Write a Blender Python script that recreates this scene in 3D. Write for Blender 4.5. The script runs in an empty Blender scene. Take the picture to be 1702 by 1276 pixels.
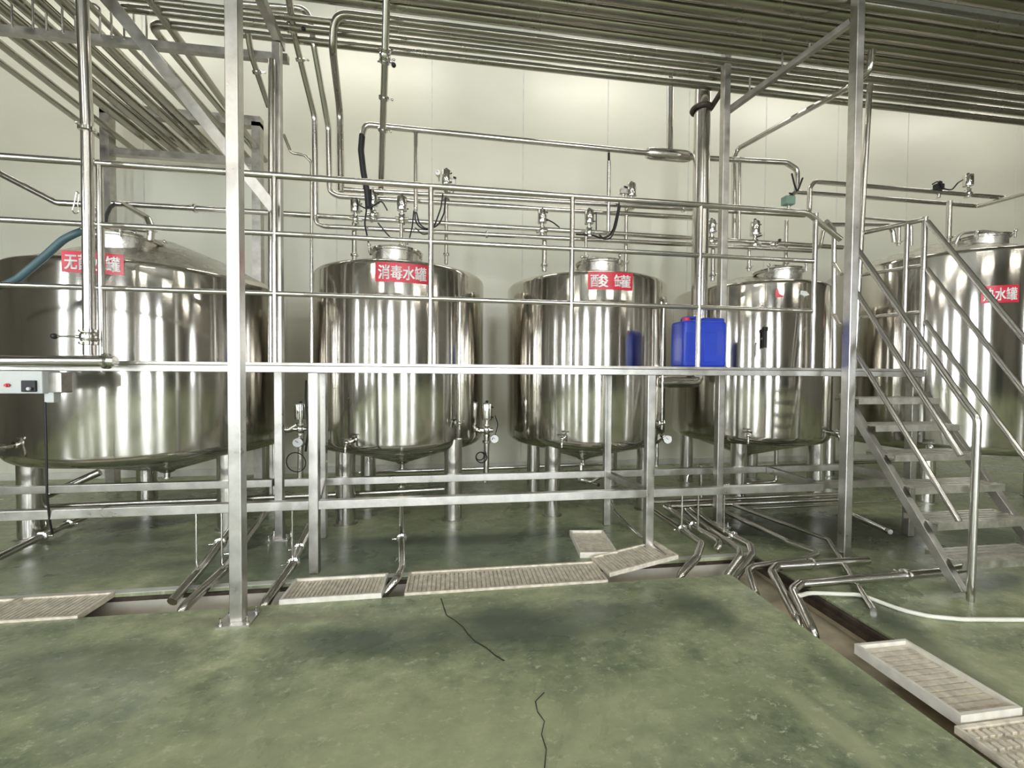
import bpy, bmesh, math, random
from mathutils import Vector, Matrix
random.seed(7)
C = bpy.context.scene
COL = C.collection
PI = math.pi

# ------------------------------------------------------------------ camera, world, light, exposure
F_PX, YAW, PITCH, ROLL, EYE = 680.0, math.radians(8.0), math.radians(-1.3), math.radians(0.4), 1.38
fwd = Vector((math.sin(YAW)*math.cos(PITCH), math.cos(YAW)*math.cos(PITCH), math.sin(PITCH)))
rgt = Vector((math.cos(YAW), -math.sin(YAW), 0))
upv = rgt.cross(fwd)
R_ = rgt*math.cos(ROLL) + upv*math.sin(ROLL)
U_ = -rgt*math.sin(ROLL) + upv*math.cos(ROLL)
CAM = Vector((0, 0, EYE))
cd = bpy.data.cameras.new('camera')
cd.sensor_width = 36.0
cd.lens = F_PX/1702*36.0
cd.clip_start = 0.05
cam = bpy.data.objects.new('camera', cd)
COL.objects.link(cam)
M3 = Matrix((R_, U_, -fwd)).transposed()
cam.matrix_world = Matrix.Translation(CAM) @ M3.to_4x4()
C.camera = cam

world = bpy.data.worlds.new('world'); C.world = world; world.use_nodes = True
world.node_tree.nodes['Background'].inputs[0].default_value = (0.75, 0.82, 0.9, 1)
world.node_tree.nodes['Background'].inputs[1].default_value = 0.3

WINDOW_STRENGTH = 21.0
ADDED_LAMP_POWER = 40.0
C.view_settings.view_transform = 'Standard'
C.view_settings.look = 'None'
C.view_settings.gamma = 1.0
C.view_settings.use_curve_mapping = False
C.view_settings.exposure = 0.28
C.cycles.use_denoising = True
C.cycles.max_bounces = 10
C.cycles.glossy_bounces = 6
C.cycles.sample_clamp_indirect = 6.0


def P(px, py, X=None, Y=None, Z=None):
    """where the sight line through photo point (px, py) meets a plane of the place"""
    d = R_*((px-851)/F_PX) + U_*((638-py)/F_PX) + fwd
    if X is not None: t = X/d.x
    elif Y is not None: t = Y/d.y
    else: t = (Z-EYE)/d.z
    return CAM + d*t


def on_cyl(px, py, cx, cy, r):
    d = R_*((px-851)/F_PX) + U_*((638-py)/F_PX) + fwd
    a = d.x*d.x+d.y*d.y; b = -2*(d.x*cx+d.y*cy); c = cx*cx+cy*cy-r*r
    q = b*b-4*a*c
    t = (-b-math.sqrt(max(q, 0)))/(2*a)
    return CAM + d*t


# ------------------------------------------------------------------ materials
def nmat(name):
    m = bpy.data.materials.new(name); m.use_nodes = True
    nt = m.node_tree
    return m, nt, nt.nodes['Principled BSDF']


def N(nt, typ, **kw):
    n = nt.nodes.new(typ)
    for k, v in kw.items():
        if k in n.inputs: n.inputs[k].default_value = v
        else: setattr(n, k, v)
    return n


def ramp(nt, src, stops):
    r = nt.nodes.new('ShaderNodeValToRGB')
    el = r.color_ramp.elements
    while len(el) < len(stops): el.new(0.5)
    for e, (p, c) in zip(el, stops):
        e.position = p
        e.color = (c, c, c, 1) if isinstance(c, (int, float)) else (*c, 1)
    nt.links.new(src, r.inputs[0])
    return r


def coords(nt, scale=(1, 1, 1)):
    tc = nt.nodes.new('ShaderNodeTexCoord'); mp = nt.nodes.new('ShaderNodeMapping')
    mp.inputs['Scale'].default_value = scale
    nt.links.new(tc.outputs['Object'], mp.inputs[0])
    return mp.outputs[0]


def steel(name, col, r0, r1, scale=(6, 6, 6), bump=0.0, bscale=(5, 5, .15), vary=.12):
    m, nt, b = nmat(name)
    b.inputs['Metallic'].default_value = 1.0
    n = N(nt, 'ShaderNodeTexNoise', Scale=1.0, Detail=5.0, Roughness=.6)
    nt.links.new(coords(nt, scale), n.inputs['Vector'])
    rr = ramp(nt, n.outputs['Fac'], [(.3, r0), (.7, r1)])
    nt.links.new(rr.outputs[0], b.inputs['Roughness'])
    lo = tuple(c*(1-vary) for c in col); hi = tuple(min(1, c*(1+vary)) for c in col)
    cr = ramp(nt, n.outputs['Fac'], [(.3, lo), (.7, hi)])
    nt.links.new(cr.outputs[0], b.inputs['Base Color'])
    if bump:
        n2 = N(nt, 'ShaderNodeTexNoise', Scale=1.0, Detail=3.0, Roughness=.5)
        nt.links.new(coords(nt, bscale), n2.inputs['Vector'])
        bp = N(nt, 'ShaderNodeBump', Strength=bump, Distance=.02)
        nt.links.new(n2.outputs['Fac'], bp.inputs['Height'])
        nt.links.new(bp.outputs[0], b.inputs['Normal'])
    return m


def flat(name, col, rough=.5, metallic=0.0, vary=.1, scale=9, emit=0.0):
    m, nt, b = nmat(name)
    n = N(nt, 'ShaderNodeTexNoise', Scale=1.0, Detail=4.0)
    nt.links.new(coords(nt, (scale,)*3), n.inputs['Vector'])
    cr = ramp(nt, n.outputs['Fac'], [(.3, tuple(c*(1-vary) for c in col)), (.7, tuple(min(1, c*(1+vary)) for c in col))])
    nt.links.new(cr.outputs[0], b.inputs['Base Color'])
    b.inputs['Roughness'].default_value = rough
    b.inputs['Metallic'].default_value = metallic
    if emit:
        b.inputs['Emission Color'].default_value = (*col, 1)
        b.inputs['Emission Strength'].default_value = emit
    return m


TANK = steel('tank_steel', (.60, .575, .53), .09, .15, (3, 3, .4), bump=.018, bscale=(10, 10, .08), vary=.06)
_nt = TANK.node_tree; _b = _nt.nodes['Principled BSDF']
_tg = _nt.nodes.new('ShaderNodeTangent'); _tg.direction_type = 'RADIAL'; _tg.axis = 'Z'
_nt.links.new(_tg.outputs[0], _b.inputs['Tangent'])
_b.inputs['Anisotropic'].default_value = .6; _b.inputs['Anisotropic Rotation'].default_value = .25
CONE = steel('cone_steel', (.62, .60, .56), .22, .32)
PIPE = steel('pipe_steel', (.64, .62, .58), .17, .24, (2, 2, 2), vary=.05)
RACK = steel('rack_pipe_steel', (.38, .365, .315), .22, .30, (1.2, 1.2, 1.2), vary=.06)
SATIN = steel('satin_square_tube', (.60, .585, .555), .26, .42, (7, 7, 7), vary=.2)
DULL = steel('dull_steel', (.50, .48, .44), .30, .48, (12, 12, 12), vary=.2)
CHROME = steel('polished_fitting', (.74, .73, .70), .08, .16)
GRATE = flat('worn_grate', (.70, .64, .53), .5, .12, .25, 22)
RIM = flat('tray_rim', (.76, .73, .65), .45, .1, .15, 14)
TREAD = steel('tread_plate', (.56, .54, .48), .38, .55, (20, 20, 20), vary=.22)
BLACK = flat('black_rubber', (.012, .012, .013), .45)
DARKIRON = flat('dark_frame', (.06, .045, .032), .6, .2, .5, 14)
RED = flat('red_sticker', (.62, .018, .045), .28, 0, .06)
WHITE = flat('white_letter', (.82, .82, .80), .35, 0, .03)
BLUE = flat('blue_plastic', (.012, .045, .46), .32, 0, .08)
TEAL = flat('teal_hose', (.065, .125, .145), .45, 0, .15)
WHITEHOSE = flat('white_hose', (.78, .77, .68), .4, 0, .06)
BOXGREY = flat('grey_enamel', (.55, .57, .56), .4, 0, .05)
LINING = flat('trench_lining', (.62, .60, .53), .5, 0, .15, 6)
TAN = flat('trench_concrete', (.60, .53, .39), .7, 0, .25, 7)
DIAL = flat('dial_white', (.8, .8, .78), .3)
GREENBOX = flat('green_switch_box', (.20, .30, .24), .4)
CRACK = flat('crack_dirt', (.035, .04, .028), .7)
TRIM = flat('joint_trim', (.60, .60, .54), .5)
CEIL = flat('ceiling_panel', (.24, .24, .22), .6)
FRAMEM = flat('window_frame_paint', (.25, .26, .26), .5)
ADDED_DOORM = flat('added_dark_door', (.05, .06, .055), .5)


def m_wall():
    m, nt, b = nmat('white_wall_panel')
    n = N(nt, 'ShaderNodeTexNoise', Scale=1.0, Detail=4.0)
    nt.links.new(coords(nt, (.5, .5, .9)), n.inputs['Vector'])
    cr = ramp(nt, n.outputs['Fac'], [(.3, (.66, .65, .54)), (.7, (.74, .73, .63))])
    nt.links.new(cr.outputs[0], b.inputs['Base Color'])
    b.inputs['Roughness'].default_value = .34
    return m


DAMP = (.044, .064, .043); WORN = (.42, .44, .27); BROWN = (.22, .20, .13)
STAINS_AND_SHADE = [((60, 935), (1000, 905), .62, (.105, .135, .118), .55), ((480, 1065), (1250, 1010), .22, (.06, .078, .052), .6), ((20, 1110), (330, 1080), .2, (.08, .10, .066), .5), ((980, 1190), (1250, 1120), .16, (.42, .46, .27), .4),
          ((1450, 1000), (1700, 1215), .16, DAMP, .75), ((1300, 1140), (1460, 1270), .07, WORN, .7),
          ((800, 1020), (900, 1050), .22, DAMP, .6), ((1120, 985), (1220, 1040), .20, DAMP, .7),
          ((500, 1060), (660, 1075), .14, DAMP, .55), ((1380, 1110), (1440, 1150), .10, DAMP, .5),
          ((330, 1250), (1000, 1230), .42, WORN, .45), ((1530, 1080), (1690, 1130), .22, WORN, .4),
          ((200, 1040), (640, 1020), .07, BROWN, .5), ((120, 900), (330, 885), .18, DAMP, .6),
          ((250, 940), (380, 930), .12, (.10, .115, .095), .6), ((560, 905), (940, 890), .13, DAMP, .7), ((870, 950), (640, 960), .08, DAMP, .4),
          ((650, 880), (860, 868), .10, WORN, .35), ((190, 874), (285, 868), .20, (.020, .028, .022), .85), ((1190, 870), (1560, 880), .5, (.022, .030, .022), .85), ((1600, 905), (1702, 900), .4, DAMP, .7), ((1560, 985), (1702, 960), .12, (.05, .075, .07), .7)]  # patch under the largest tank is its shadow painted into the floor colour


def m_floor():
    m, nt, b = nmat('green_floor_paint')
    n1 = N(nt, 'ShaderNodeTexNoise', Scale=1.0, Detail=9.0, Roughness=.62, Distortion=.4)
    nt.links.new(coords(nt, (.85, 1.1, 1)), n1.inputs['Vector'])
    n2 = N(nt, 'ShaderNodeTexNoise', Scale=1.0, Detail=8.0, Roughness=.7)
    nt.links.new(coords(nt, (7, 9, 1)), n2.inputs['Vector'])
    mx = N(nt, 'ShaderNodeMix', data_type='FLOAT'); mx.inputs[0].default_value = .46
    nt.links.new(n1.outputs['Fac'], mx.inputs[2]); nt.links.new(n2.outputs['Fac'], mx.inputs[3])
    cr = ramp(nt, mx.outputs[0], [(.34, (.080, .102, .062)), (.43, (.185, .220, .130)), (.53, (.315, .350, .203)), (.64, (.50, .52, .32))])
    # pale scuffs
    n3 = N(nt, 'ShaderNodeTexNoise', Scale=1.0, Detail=6.0, Roughness=.75)
    nt.links.new(coords(nt, (17, 26, 1)), n3.inputs['Vector'])
    sp = ramp(nt, n3.outputs['Fac'], [(.56, 0.0), (.64, .8)])
    mc = N(nt, 'ShaderNodeMix', data_type='RGBA')
    nt.links.new(sp.outputs[0], mc.inputs[0]); nt.links.new(cr.outputs[0], mc.inputs[6])
    mc.inputs[7].default_value = (.52, .53, .38, 1)
    # damp streaks, worn patches and the first tank's painted shade, each with a ragged outline of its own
    tc = nt.nodes.new('ShaderNodeTexCoord')
    for (a, b_, w, col, amt) in STAINS_AND_SHADE:
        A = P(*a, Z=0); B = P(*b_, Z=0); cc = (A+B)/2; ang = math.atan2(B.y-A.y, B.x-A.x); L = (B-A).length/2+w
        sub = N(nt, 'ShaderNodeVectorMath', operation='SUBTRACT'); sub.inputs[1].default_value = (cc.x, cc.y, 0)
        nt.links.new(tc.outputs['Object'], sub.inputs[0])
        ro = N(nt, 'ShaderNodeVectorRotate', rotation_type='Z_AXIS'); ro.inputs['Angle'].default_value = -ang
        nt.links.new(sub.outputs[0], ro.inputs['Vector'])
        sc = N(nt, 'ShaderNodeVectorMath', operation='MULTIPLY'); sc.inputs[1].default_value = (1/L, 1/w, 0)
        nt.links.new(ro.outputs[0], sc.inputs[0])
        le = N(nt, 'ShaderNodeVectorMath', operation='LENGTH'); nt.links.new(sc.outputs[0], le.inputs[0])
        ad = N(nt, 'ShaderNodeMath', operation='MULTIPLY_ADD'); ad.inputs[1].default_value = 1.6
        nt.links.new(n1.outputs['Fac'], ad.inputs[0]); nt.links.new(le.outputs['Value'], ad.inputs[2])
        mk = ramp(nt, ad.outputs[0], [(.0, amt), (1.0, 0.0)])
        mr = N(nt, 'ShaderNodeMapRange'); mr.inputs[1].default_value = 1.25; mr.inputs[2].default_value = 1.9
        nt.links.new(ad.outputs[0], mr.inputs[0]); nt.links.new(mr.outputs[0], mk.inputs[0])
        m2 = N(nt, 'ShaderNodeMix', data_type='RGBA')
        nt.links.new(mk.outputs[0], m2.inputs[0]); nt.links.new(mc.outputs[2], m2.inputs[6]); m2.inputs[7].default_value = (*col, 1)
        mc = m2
    nt.links.new(mc.outputs[2], b.inputs['Base Color'])
    rr = ramp(nt, n1.outputs['Fac'], [(.35, .16), (.6, .42)])
    nt.links.new(rr.outputs[0], b.inputs['Roughness'])
    bp = N(nt, 'ShaderNodeBump', Strength=.12, Distance=.01)
    nt.links.new(n2.outputs['Fac'], bp.inputs['Height'])
    nt.links.new(bp.outputs[0], b.inputs['Normal'])
    return m


WALL = m_wall(); FLOOR = m_floor()
DIMWALL = flat('drab_plaster', (.15, .14, .115), .6, 0, .2, .8)


def m_glow(name, col, s):
    m, nt, b = nmat(name)
    b.inputs['Base Color'].default_value = (*col, 1)
    b.inputs['Emission Color'].default_value = (*col, 1)
    b.inputs['Emission Strength'].default_value = s
    return m


DAY = m_glow('daylight_pane', (.93, .97, 1.0), WINDOW_STRENGTH)
TUBEGLOW = m_glow('lamp_tube_glow', (1, .96, .86), 3.0)


# ------------------------------------------------------------------ mesh builder
def frame_of(t):
    t = t.normalized()
    a = Vector((0, 0, 1)) if abs(t.z) < .9 else Vector((1, 0, 0))
    u = t.cross(a).normalized(); v = u.cross(t).normalized()
    return u, v


class MB:
    def __init__(s): s.v = []; s.f = []

    def ring(s, c, u, v, r, n):
        i = len(s.v)
        for k in range(n):
            a = 2*PI*k/n
            s.v.append(c + u*(r*math.cos(a)) + v*(r*math.sin(a)))
        return i

    def bridge(s, a, b, n):
        for k in range(n): s.f.append((a+k, a+(k+1) % n, b+(k+1) % n, b+k))

    def box(s, c, size, rot=None):
        c = Vector(c); hx, hy, hz = size[0]/2, size[1]/2, size[2]/2
        i = len(s.v)
        for x in (-hx, hx):
            for y in (-hy, hy):
                for z in (-hz, hz):
                    p = Vector((x, y, z))
                    if rot is not None: p = rot @ p
                    s.v.append(c+p)
        for f in ((0, 1, 3, 2), (4, 6, 7, 5), (0, 4, 5, 1), (2, 3, 7, 6), (0, 2, 6, 4), (1, 5, 7, 3)):
            s.f.append(tuple(i+k for k in f))
        return s

    def span(s, x0, x1, y0, y1, z0, z1):
        return s.box(((x0+x1)/2, (y0+y1)/2, (z0+z1)/2), (abs(x1-x0), abs(y1-y0), abs(z1-z0)))

    def bar(s, a, b, w, h, up=None):
        """square section bar from a to b: w across, h along the other way"""
        a = Vector(a); b = Vector(b); t = (b-a).normalized()
        up = Vector(up) if up is not None else (Vector((0, 0, 1)) if abs(t.z) < .9 else Vector((0, 1, 0)))
        u = t.cross(up).normalized(); v = u.cross(t).normalized()
        i = len(s.v)
        for c in (a, b):
            for x, y in ((-1, -1), (1, -1), (1, 1), (-1, 1)): s.v.append(c+u*(x*w/2)+v*(y*h/2))
        for f in ((0, 1, 2, 3), (7, 6, 5, 4), (0, 4, 5, 1), (1, 5, 6, 2), (2, 6, 7, 3), (3, 7, 4, 0)): s.f.append(tuple(i+k for k in f))
        return s

    def tube(s, pts, r, bend=0.0, n=12, seg=6, cap=True):
        pts = [Vector(p) for p in pts]
        path = [pts[0]]
        for k in range(1, len(pts)-1):
            p = pts[k]; d0 = (pts[k-1]-p); d1 = (pts[k+1]-p)
            l0, l1 = d0.length, d1.length
            d0.normalize(); d1.normalize()
            ang = d0.angle(d1, PI)
            if bend <= 0 or ang > PI-.03: path.append(p); continue
            t = min(bend/math.tan(ang/2), l0*.48, l1*.48)
            a = p+d0*t; c = p+d1*t
            for q in range(seg+1):
                w = q/seg
                path.append(a.lerp(p, w).lerp(p.lerp(c, w), w))
        path.append(pts[-1])
        out = [path[0]]
        for p in path[1:]:
            if (p-out[-1]).length > 1e-5: out.append(p)
        path = out
        u = v = None; rings = []
        for k, p in enumerate(path):
            if k == 0: t = path[1]-p
            elif k == len(path)-1: t = p-path[k-1]
            else: t = (path[k+1]-p).normalized()+(p-path[k-1]).normalized()
            if t.length < 1e-9: t = path[k]-path[k-1]
            t.normalize()
            if u is None: u, v = frame_of(t)
            else:
                u = (u - t*u.dot(t)).normalized(); v = u.cross(t).normalized()
            rings.append(s.ring(p, u, v, r, n))
        for a, b in zip(rings, rings[1:]): s.bridge(a, b, n)
        if cap:
            s.f.append(tuple(reversed(range(rings[0], rings[0]+n)))); s.f.append(tuple(range(rings[-1], rings[-1]+n)))
        return s

    def lathe(s, prof, c=(0, 0, 0), axis=(0, 0, 1), n=24, cap=True):
        c = Vector(c); ax = Vector(axis).normalized(); u, v = frame_of(ax)
        rings = [s.ring(c+ax*z, u, v, max(r, 1e-4), n) for r, z in prof]
        for a, b in zip(rings, rings[1:]): s.bridge(a, b, n)
        if cap:
            s.f.append(tuple(reversed(range(rings[0], rings[0]+n)))); s.f.append(tuple(range(rings[-1], rings[-1]+n)))
        return s

    def ball(s, c, r, n=12):
        return s.lathe([(r*math.sin(PI*k/8), -r*math.cos(PI*k/8)) for k in range(9)], c, n=n)

    def torus(s, c, R, r, axis=(0, 0, 1), n=32, m=8, a0=0, a1=2*PI):
        c = Vector(c); u, v = frame_of(Vector(axis)); ax = Vector(axis).normalized()
        full = abs(a1-a0-2*PI) < 1e-6
        rings = []
        for k in range(n if full else n+1):
            a = a0+(a1-a0)*k/n
            d = u*math.cos(a)+v*math.sin(a)
            rings.append(s.ring(c+d*R, d, ax, r, m))
        for k in range(len(rings)-1): s.bridge(rings[k], rings[k+1], m)
        if full: s.bridge(rings[-1], rings[0], m)
        return s

    def build(s, name, mat, parent=None, smooth=True, bevel=0.0):
        off = parent_pos(parent) if parent else Vector((0, 0, 0))
        me = bpy.data.meshes.new(name)
        me.from_pydata([tuple(p-off) for p in s.v], [], s.f)
        bm = bmesh.new(); bm.from_mesh(me)
        bmesh.ops.recalc_face_normals(bm, faces=bm.faces)
        bm.to_mesh(me); bm.free()
        if smooth:
            me.polygons.foreach_set('use_smooth', [True]*len(me.polygons))
            me.set_sharp_from_angle(angle=.7)
        me.materials.append(mat)
        o = bpy.data.objects.new(name, me); COL.objects.link(o)
        if parent: o.parent = parent
        if bevel:
            md = o.modifiers.new('edge', 'BEVEL'); md.width = bevel; md.segments = 2; md.limit_method = 'ANGLE'
        return o


def parent_pos(o):
    p = Vector(o.location)
    while o.parent:
        o = o.parent; p += Vector(o.location)
    return p


def tag(o, label=None, cat=None, group=None, kind=None):
    if label: o['label'] = label
    if cat: o['category'] = cat
    if group: o['group'] = group
    if kind: o['kind'] = kind
    return o


def empty(name, loc, label, cat, group=None):
    o = bpy.data.objects.new(name, None); COL.objects.link(o); o.location = loc
    o.empty_display_size = .1
    return tag(o, label, cat, group)


def dup(o, parent=None):
    c = o.copy(); COL.objects.link(c)
    if parent: c.parent = parent
    for ch in [x for x in bpy.data.objects if x.parent == o]:
        dup(ch, c)
    return c


def struct(mb, name, mat, parent=None, **k):
    o = mb.build(name, mat, parent, **k)
    if not parent: o['kind'] = 'structure'
    return o


# ------------------------------------------------------------------ the room
WX0, WX1, WY0, WY1, WZ = -6.6, 11.0, -9.0, 5.98, 7.0
TX0, TX1, TY0, TY1 = WX0, 1.91, 2.58, 2.83      # trench along the platform
UX0, UX1 = 1.91, 2.30                           # trench running towards the camera side
FT = -.30
fl = MB()
fl.span(WX0, WX1, TY1, WY1, FT, 0)
fl.span(WX0, UX0, WY0, TY0, FT, 0)
fl.span(UX1, WX1, WY0, TY1, FT, 0)
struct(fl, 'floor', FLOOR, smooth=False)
tr = MB()
tr.span(WX0, UX1, TY0, TY1, FT, -.13); tr.span(UX0, UX1, WY0, TY0, FT, -.13)
struct(tr, 'trim_1', TAN, smooth=False)['label'] = 'bottom of the drain trench'
ln = MB()
ln.span(WX0, UX1-.013, TY1-.012, TY1-.001, -.128, -.04)
ln.span(WX0, UX0, TY0+.001, TY0+.012, -.128, -.02)
struct(ln, 'trim_2', LINING, smooth=False)['label'] = 'pale lining of the drain trench'
ln = MB()
ln.span(UX1-.012, UX1-.001, WY0, TY1, -.128, -.075); ln.span(UX0+.001, UX0+.012, WY0, TY0, -.128, -.02)
struct(ln, 'trim_3', TAN, smooth=False)['label'] = 'sandy lining of the cross trench'
ln = MB()
ln.span(WX0, UX1-.055, TY1-.02, TY1-.001, -.04, -.02)
ln.span(UX1-.05, UX1-.001, WY0, TY1-.03, -.075, -.04); ln.span(UX1-.03, UX1-.001, WY0, TY1-.03, -.04, -.012)
struct(ln, 'trim_4', DARKIRON, smooth=False)['label'] = 'dark ledge frame of the drain trench'
ln = MB()
ln.span(WX0, UX1, TY1, TY1+.05, .0005, .004)
struct(ln, 'trim_5', TRIM, smooth=False)['label'] = 'pale kerb strip along the drain trench'

struct(MB().span(WX0-.1, WX1+.1, WY1, WY1+.12, FT, WZ), 'wall_back', WALL, smooth=False)
struct(MB().span(WX0-.12, WX0, WY0, WY1, FT, WZ), 'wall_left', DIMWALL, smooth=False)
struct(MB().span(WX1, WX1+.12, WY0, WY1, FT, WZ), 'wall_right', DIMWALL, smooth=False)
struct(MB().span(WX0-.12, WX1+.12, WY0-.12, WY1+.12, WZ, WZ+.1), 'ceiling', CEIL, smooth=False)
for k, x in enumerate((-5.6, -4.0, -1.62, -.33, .98, 2.27, 3.58, 4.9, 6.2, 7.54, 9.77)):
    o = struct(MB().span(x-.008, x+.008, WY1-.003, WY1-.0002, .12, WZ), 'trim_%d' % (6+k), TRIM if k not in (0, 10) else WALL, smooth=False)
bb = struct(MB().span(WX0, WX1, WY1-.02, WY1-.0002, 0.0005, .09), 'baseboard_back', TRIM, smooth=False)

# wall behind the camera, with the tall windows that the tanks mirror
wins = [(-5.8, -5.25), (-2.9, -1.8), (1.0, 2.1), (3.9, 4.6)]
WZ0, WZ1 = .25, 5.4
fw = MB()
xs = [WX0-.1] + [c for w in wins for c in w] + [WX1+.1]
for a, b in zip(xs[0::2], xs[1::2]): fw.span(a, b, WY0-.12, WY0, FT, WZ)
for a, b in wins:
    fw.span(a, b, WY0-.12, WY0, FT, WZ0); fw.span(a, b, WY0-.12, WY0, WZ1, WZ)
struct(fw, 'wall_front', DIMWALL, smooth=False)
for k, (a, b) in enumerate(wins):
    g = MB()
    for z in (WZ0+.03, 3.1, WZ1-.03): g.span(a, b, WY0-.08, WY0+.01, z-.04, z+.04)
    for x in (a+.03, b-.03): g.span(x-.025, x+.025, WY0-.08, WY0+.01, WZ0, WZ1)
    w = struct(g, 'window_%d' % (k+1), FRAMEM, smooth=False)
    MB().span(a, b, WY0-.075, WY0-.07, WZ0, WZ1).build('window_pane', DAY, w, smooth=False)
# unseen side-wall windows, added to put thin streaks on the tanks
added_sidewins = [(WX0, y, y+.5, .9, 4.2) for y in (-6.4, -3.8, -1.2)] + [(WX1, y, y+.5, .9, 4.2) for y in (-6.6,)]
for k, (x, y0, y1, z0, z1) in enumerate(added_sidewins):
    s = 1 if x < 0 else -1
    g = MB()
    for z in (z0, (z0+z1)/2, z1): g.span(x, x+s*.05, y0, y1, z-.04, z+.04)
    for y in (y0, y1): g.span(x, x+s*.05, y-.04, y+.04, z0, z1)
    w = struct(g, 'window_%d' % (k+5), FRAMEM, smooth=False)
    MB().span(x+s*.004, x+s*.012, y0, y1, z0, z1).build('window_pane', DAY, w, smooth=False)  # pane of the added side-wall window
for k, (x0, x1) in enumerate(((-1.3, -.1), (6.2, 7.6))):  # dark doors added out of view for the tanks to mirror
    struct(MB().span(x0, x1, WY0+.001, WY0+.04, 0.001, 2.4), 'added_door_%d' % (k+1), ADDED_DOORM, smooth=False)


def added_ceiling_lamp(x, y, z, ln, power, label):  # unseen strip lamp added to brighten the hall and back wall
    e = empty('added_ceiling_lamp', (x, y, z), label, 'lamp', 'added ceiling strip lamps')
    MB().span(x-ln/2, x+ln/2, y-.09, y+.09, z+.03, z+.1).build('housing', BOXGREY, e, smooth=False)
    MB().tube([(x-ln/2+.03, y, z), (x+ln/2-.03, y, z)], .025).build('lamp_tube', TUBEGLOW, e)
    for s in (-1, 1): MB().tube([(x+s*ln*.35, y, z+.1), (x+s*ln*.35, y, WZ)], .006, n=6).build('hanger', DULL, e)
    ld = bpy.data.lights.new('added_lamp_light', 'AREA'); ld.shape = 'RECTANGLE'; ld.size = ln; ld.size_y = .16
    ld.energy = power; ld.color = (1.0, .95, .84)
    lo = bpy.data.objects.new('added_lamp_light', ld); COL.objects.link(lo); lo.parent = e; lo.location = (0, 0, -.035)


for x in (-4.5, .0, 4.5, 9.0):
    for y in (-6.4, -3.4):
        added_ceiling_lamp(x, y, 6.3, 1.8, ADDED_LAMP_POWER, 'unseen strip lamp added under the ceiling')
for x in (-4.6, -1.2, 2.2, 5.6, 9.0):
    added_ceiling_lamp(x, 4.75, 6.5, 1.8, ADDED_LAMP_POWER*.55, 'unseen strip lamp added over the tanks to light the white wall')


# cracks and worn lines of the floor
def ribbon(pts, w, name):
    m = MB()
    pts = [P(*p, Z=0.0015) for p in pts]
    for i, (a, b) in enumerate(zip(pts, pts[1:])):
        d = (b-a); nrm = Vector((-d.y, d.x, 0)).normalized()
        k = len(m.v); wa = w*(.6+.4*random.random()); wb = w*(.6+.4*random.random())
        m.v += [a-nrm*wa, a+nrm*wa, b+nrm*wb, b-nrm*wb]; m.f.append((k, k+1, k+2, k+3))
    o = m.build(name, CRACK, smooth=False)
    o['kind'] = 'structure'
    return o


ribbon([(733, 994), (738, 1010), (742, 1022), (755, 1030), (770, 1042), (778, 1054), (790, 1066), (808, 1076), (822, 1088), (838, 1098)], .005, 'floor_crack')
ribbon([(905, 1150), (890, 1165), (893, 1182), (905, 1198), (900, 1220), (908, 1245), (905, 1276)], .0028, 'floor_crack')


# ------------------------------------------------------------------ tanks
def sign(parent, tank, text, x0, x1, y0, y1):
    cx, cy, r = tank
    a = on_cyl(x0, (y0+y1)/2, cx, cy, r); b = on_cyl(x1, (y0+y1)/2, cx, cy, r)
    a0 = math.atan2(a.y-cy, a.x-cx); a1 = math.atan2(b.y-cy, b.x-cx)
    m = on_cyl((x0+x1)/2, y0, cx, cy, r); m2 = on_cyl((x0+x1)/2, y1, cx, cy, r)
    zt, zb = m.z, m2.z
    rr = r+.004
    mb = MB(); n = 14
    for z in (zb, zt):
        for q in (rr, rr-.003):
            for k in range(n+1):
                t = a0+(a1-a0)*k/n
                mb.v.append(Vector((cx+q*math.cos(t), cy+q*math.sin(t), z)))
    L = n+1
    for k in range(n):
        mb.f.append((k, k+1, 2*L+k+1, 2*L+k)); mb.f.append((L+k+1, L+k, 3*L+k, 3*L+k+1))
        mb.f.append((2*L+k, 2*L+k+1, 3*L+k+1, 3*L+k)); mb.f.append((k+1, k, L+k, L+k+1))
    mb.f.append((0, 2*L, 3*L, L)); mb.f.append((n, L+n, 3*L+n, 2*L+n))
    s = mb.build('sign', RED, parent)
    s['label'] = 'red sticker with white lettering'
    if text:
        cu = bpy.data.curves.new('lettering', 'FONT'); cu.body = text; cu.size = 1.0
        cu.align_x = 'LEFT'
        to = bpy.data.objects.new('lettering_source', cu); COL.objects.link(to)
        dg = bpy.context.evaluated_depsgraph_get()
        me = bpy.data.meshes.new_from_object(to.evaluated_get(dg))
        bpy.data.objects.remove(to)
        vx = [v.co.x for v in me.vertices]; vy = [v.co.y for v in me.vertices]
        bx0, bx1, by0, by1 = min(vx), max(vx), min(vy), max(vy)
        off = parent_pos(s)
        for v in me.vertices:
            u = .06+.88*(v.co.x-bx0)/(bx1-bx0); w = .13+.72*(v.co.y-by0)/(by1-by0)
            t = a0+(a1-a0)*u
            v.co = Vector((cx+(rr+.0025)*math.cos(t), cy+(rr+.0025)*math.sin(t), zb+(zt-zb)*w)) - off
        # thicken the strokes
        bm = bmesh.new()
        tdir = Vector((-math.sin((a0+a1)/2), math.cos((a0+a1)/2), 0))
        for sx in (-.0026, .0026):
            for sz in (-.0014, .0014):
                k0 = len(bm.verts)
                bm.from_mesh(me); bm.verts.ensure_lookup_table()
                for v in bm.verts[k0:]: v.co += tdir*sx+Vector((0, 0, sz))
        bm.to_mesh(me); bm.free()
        me.materials.clear(); me.materials.append(WHITE)
        lo = bpy.data.objects.new('lettering', me); COL.objects.link(lo); lo.parent = s


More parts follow.
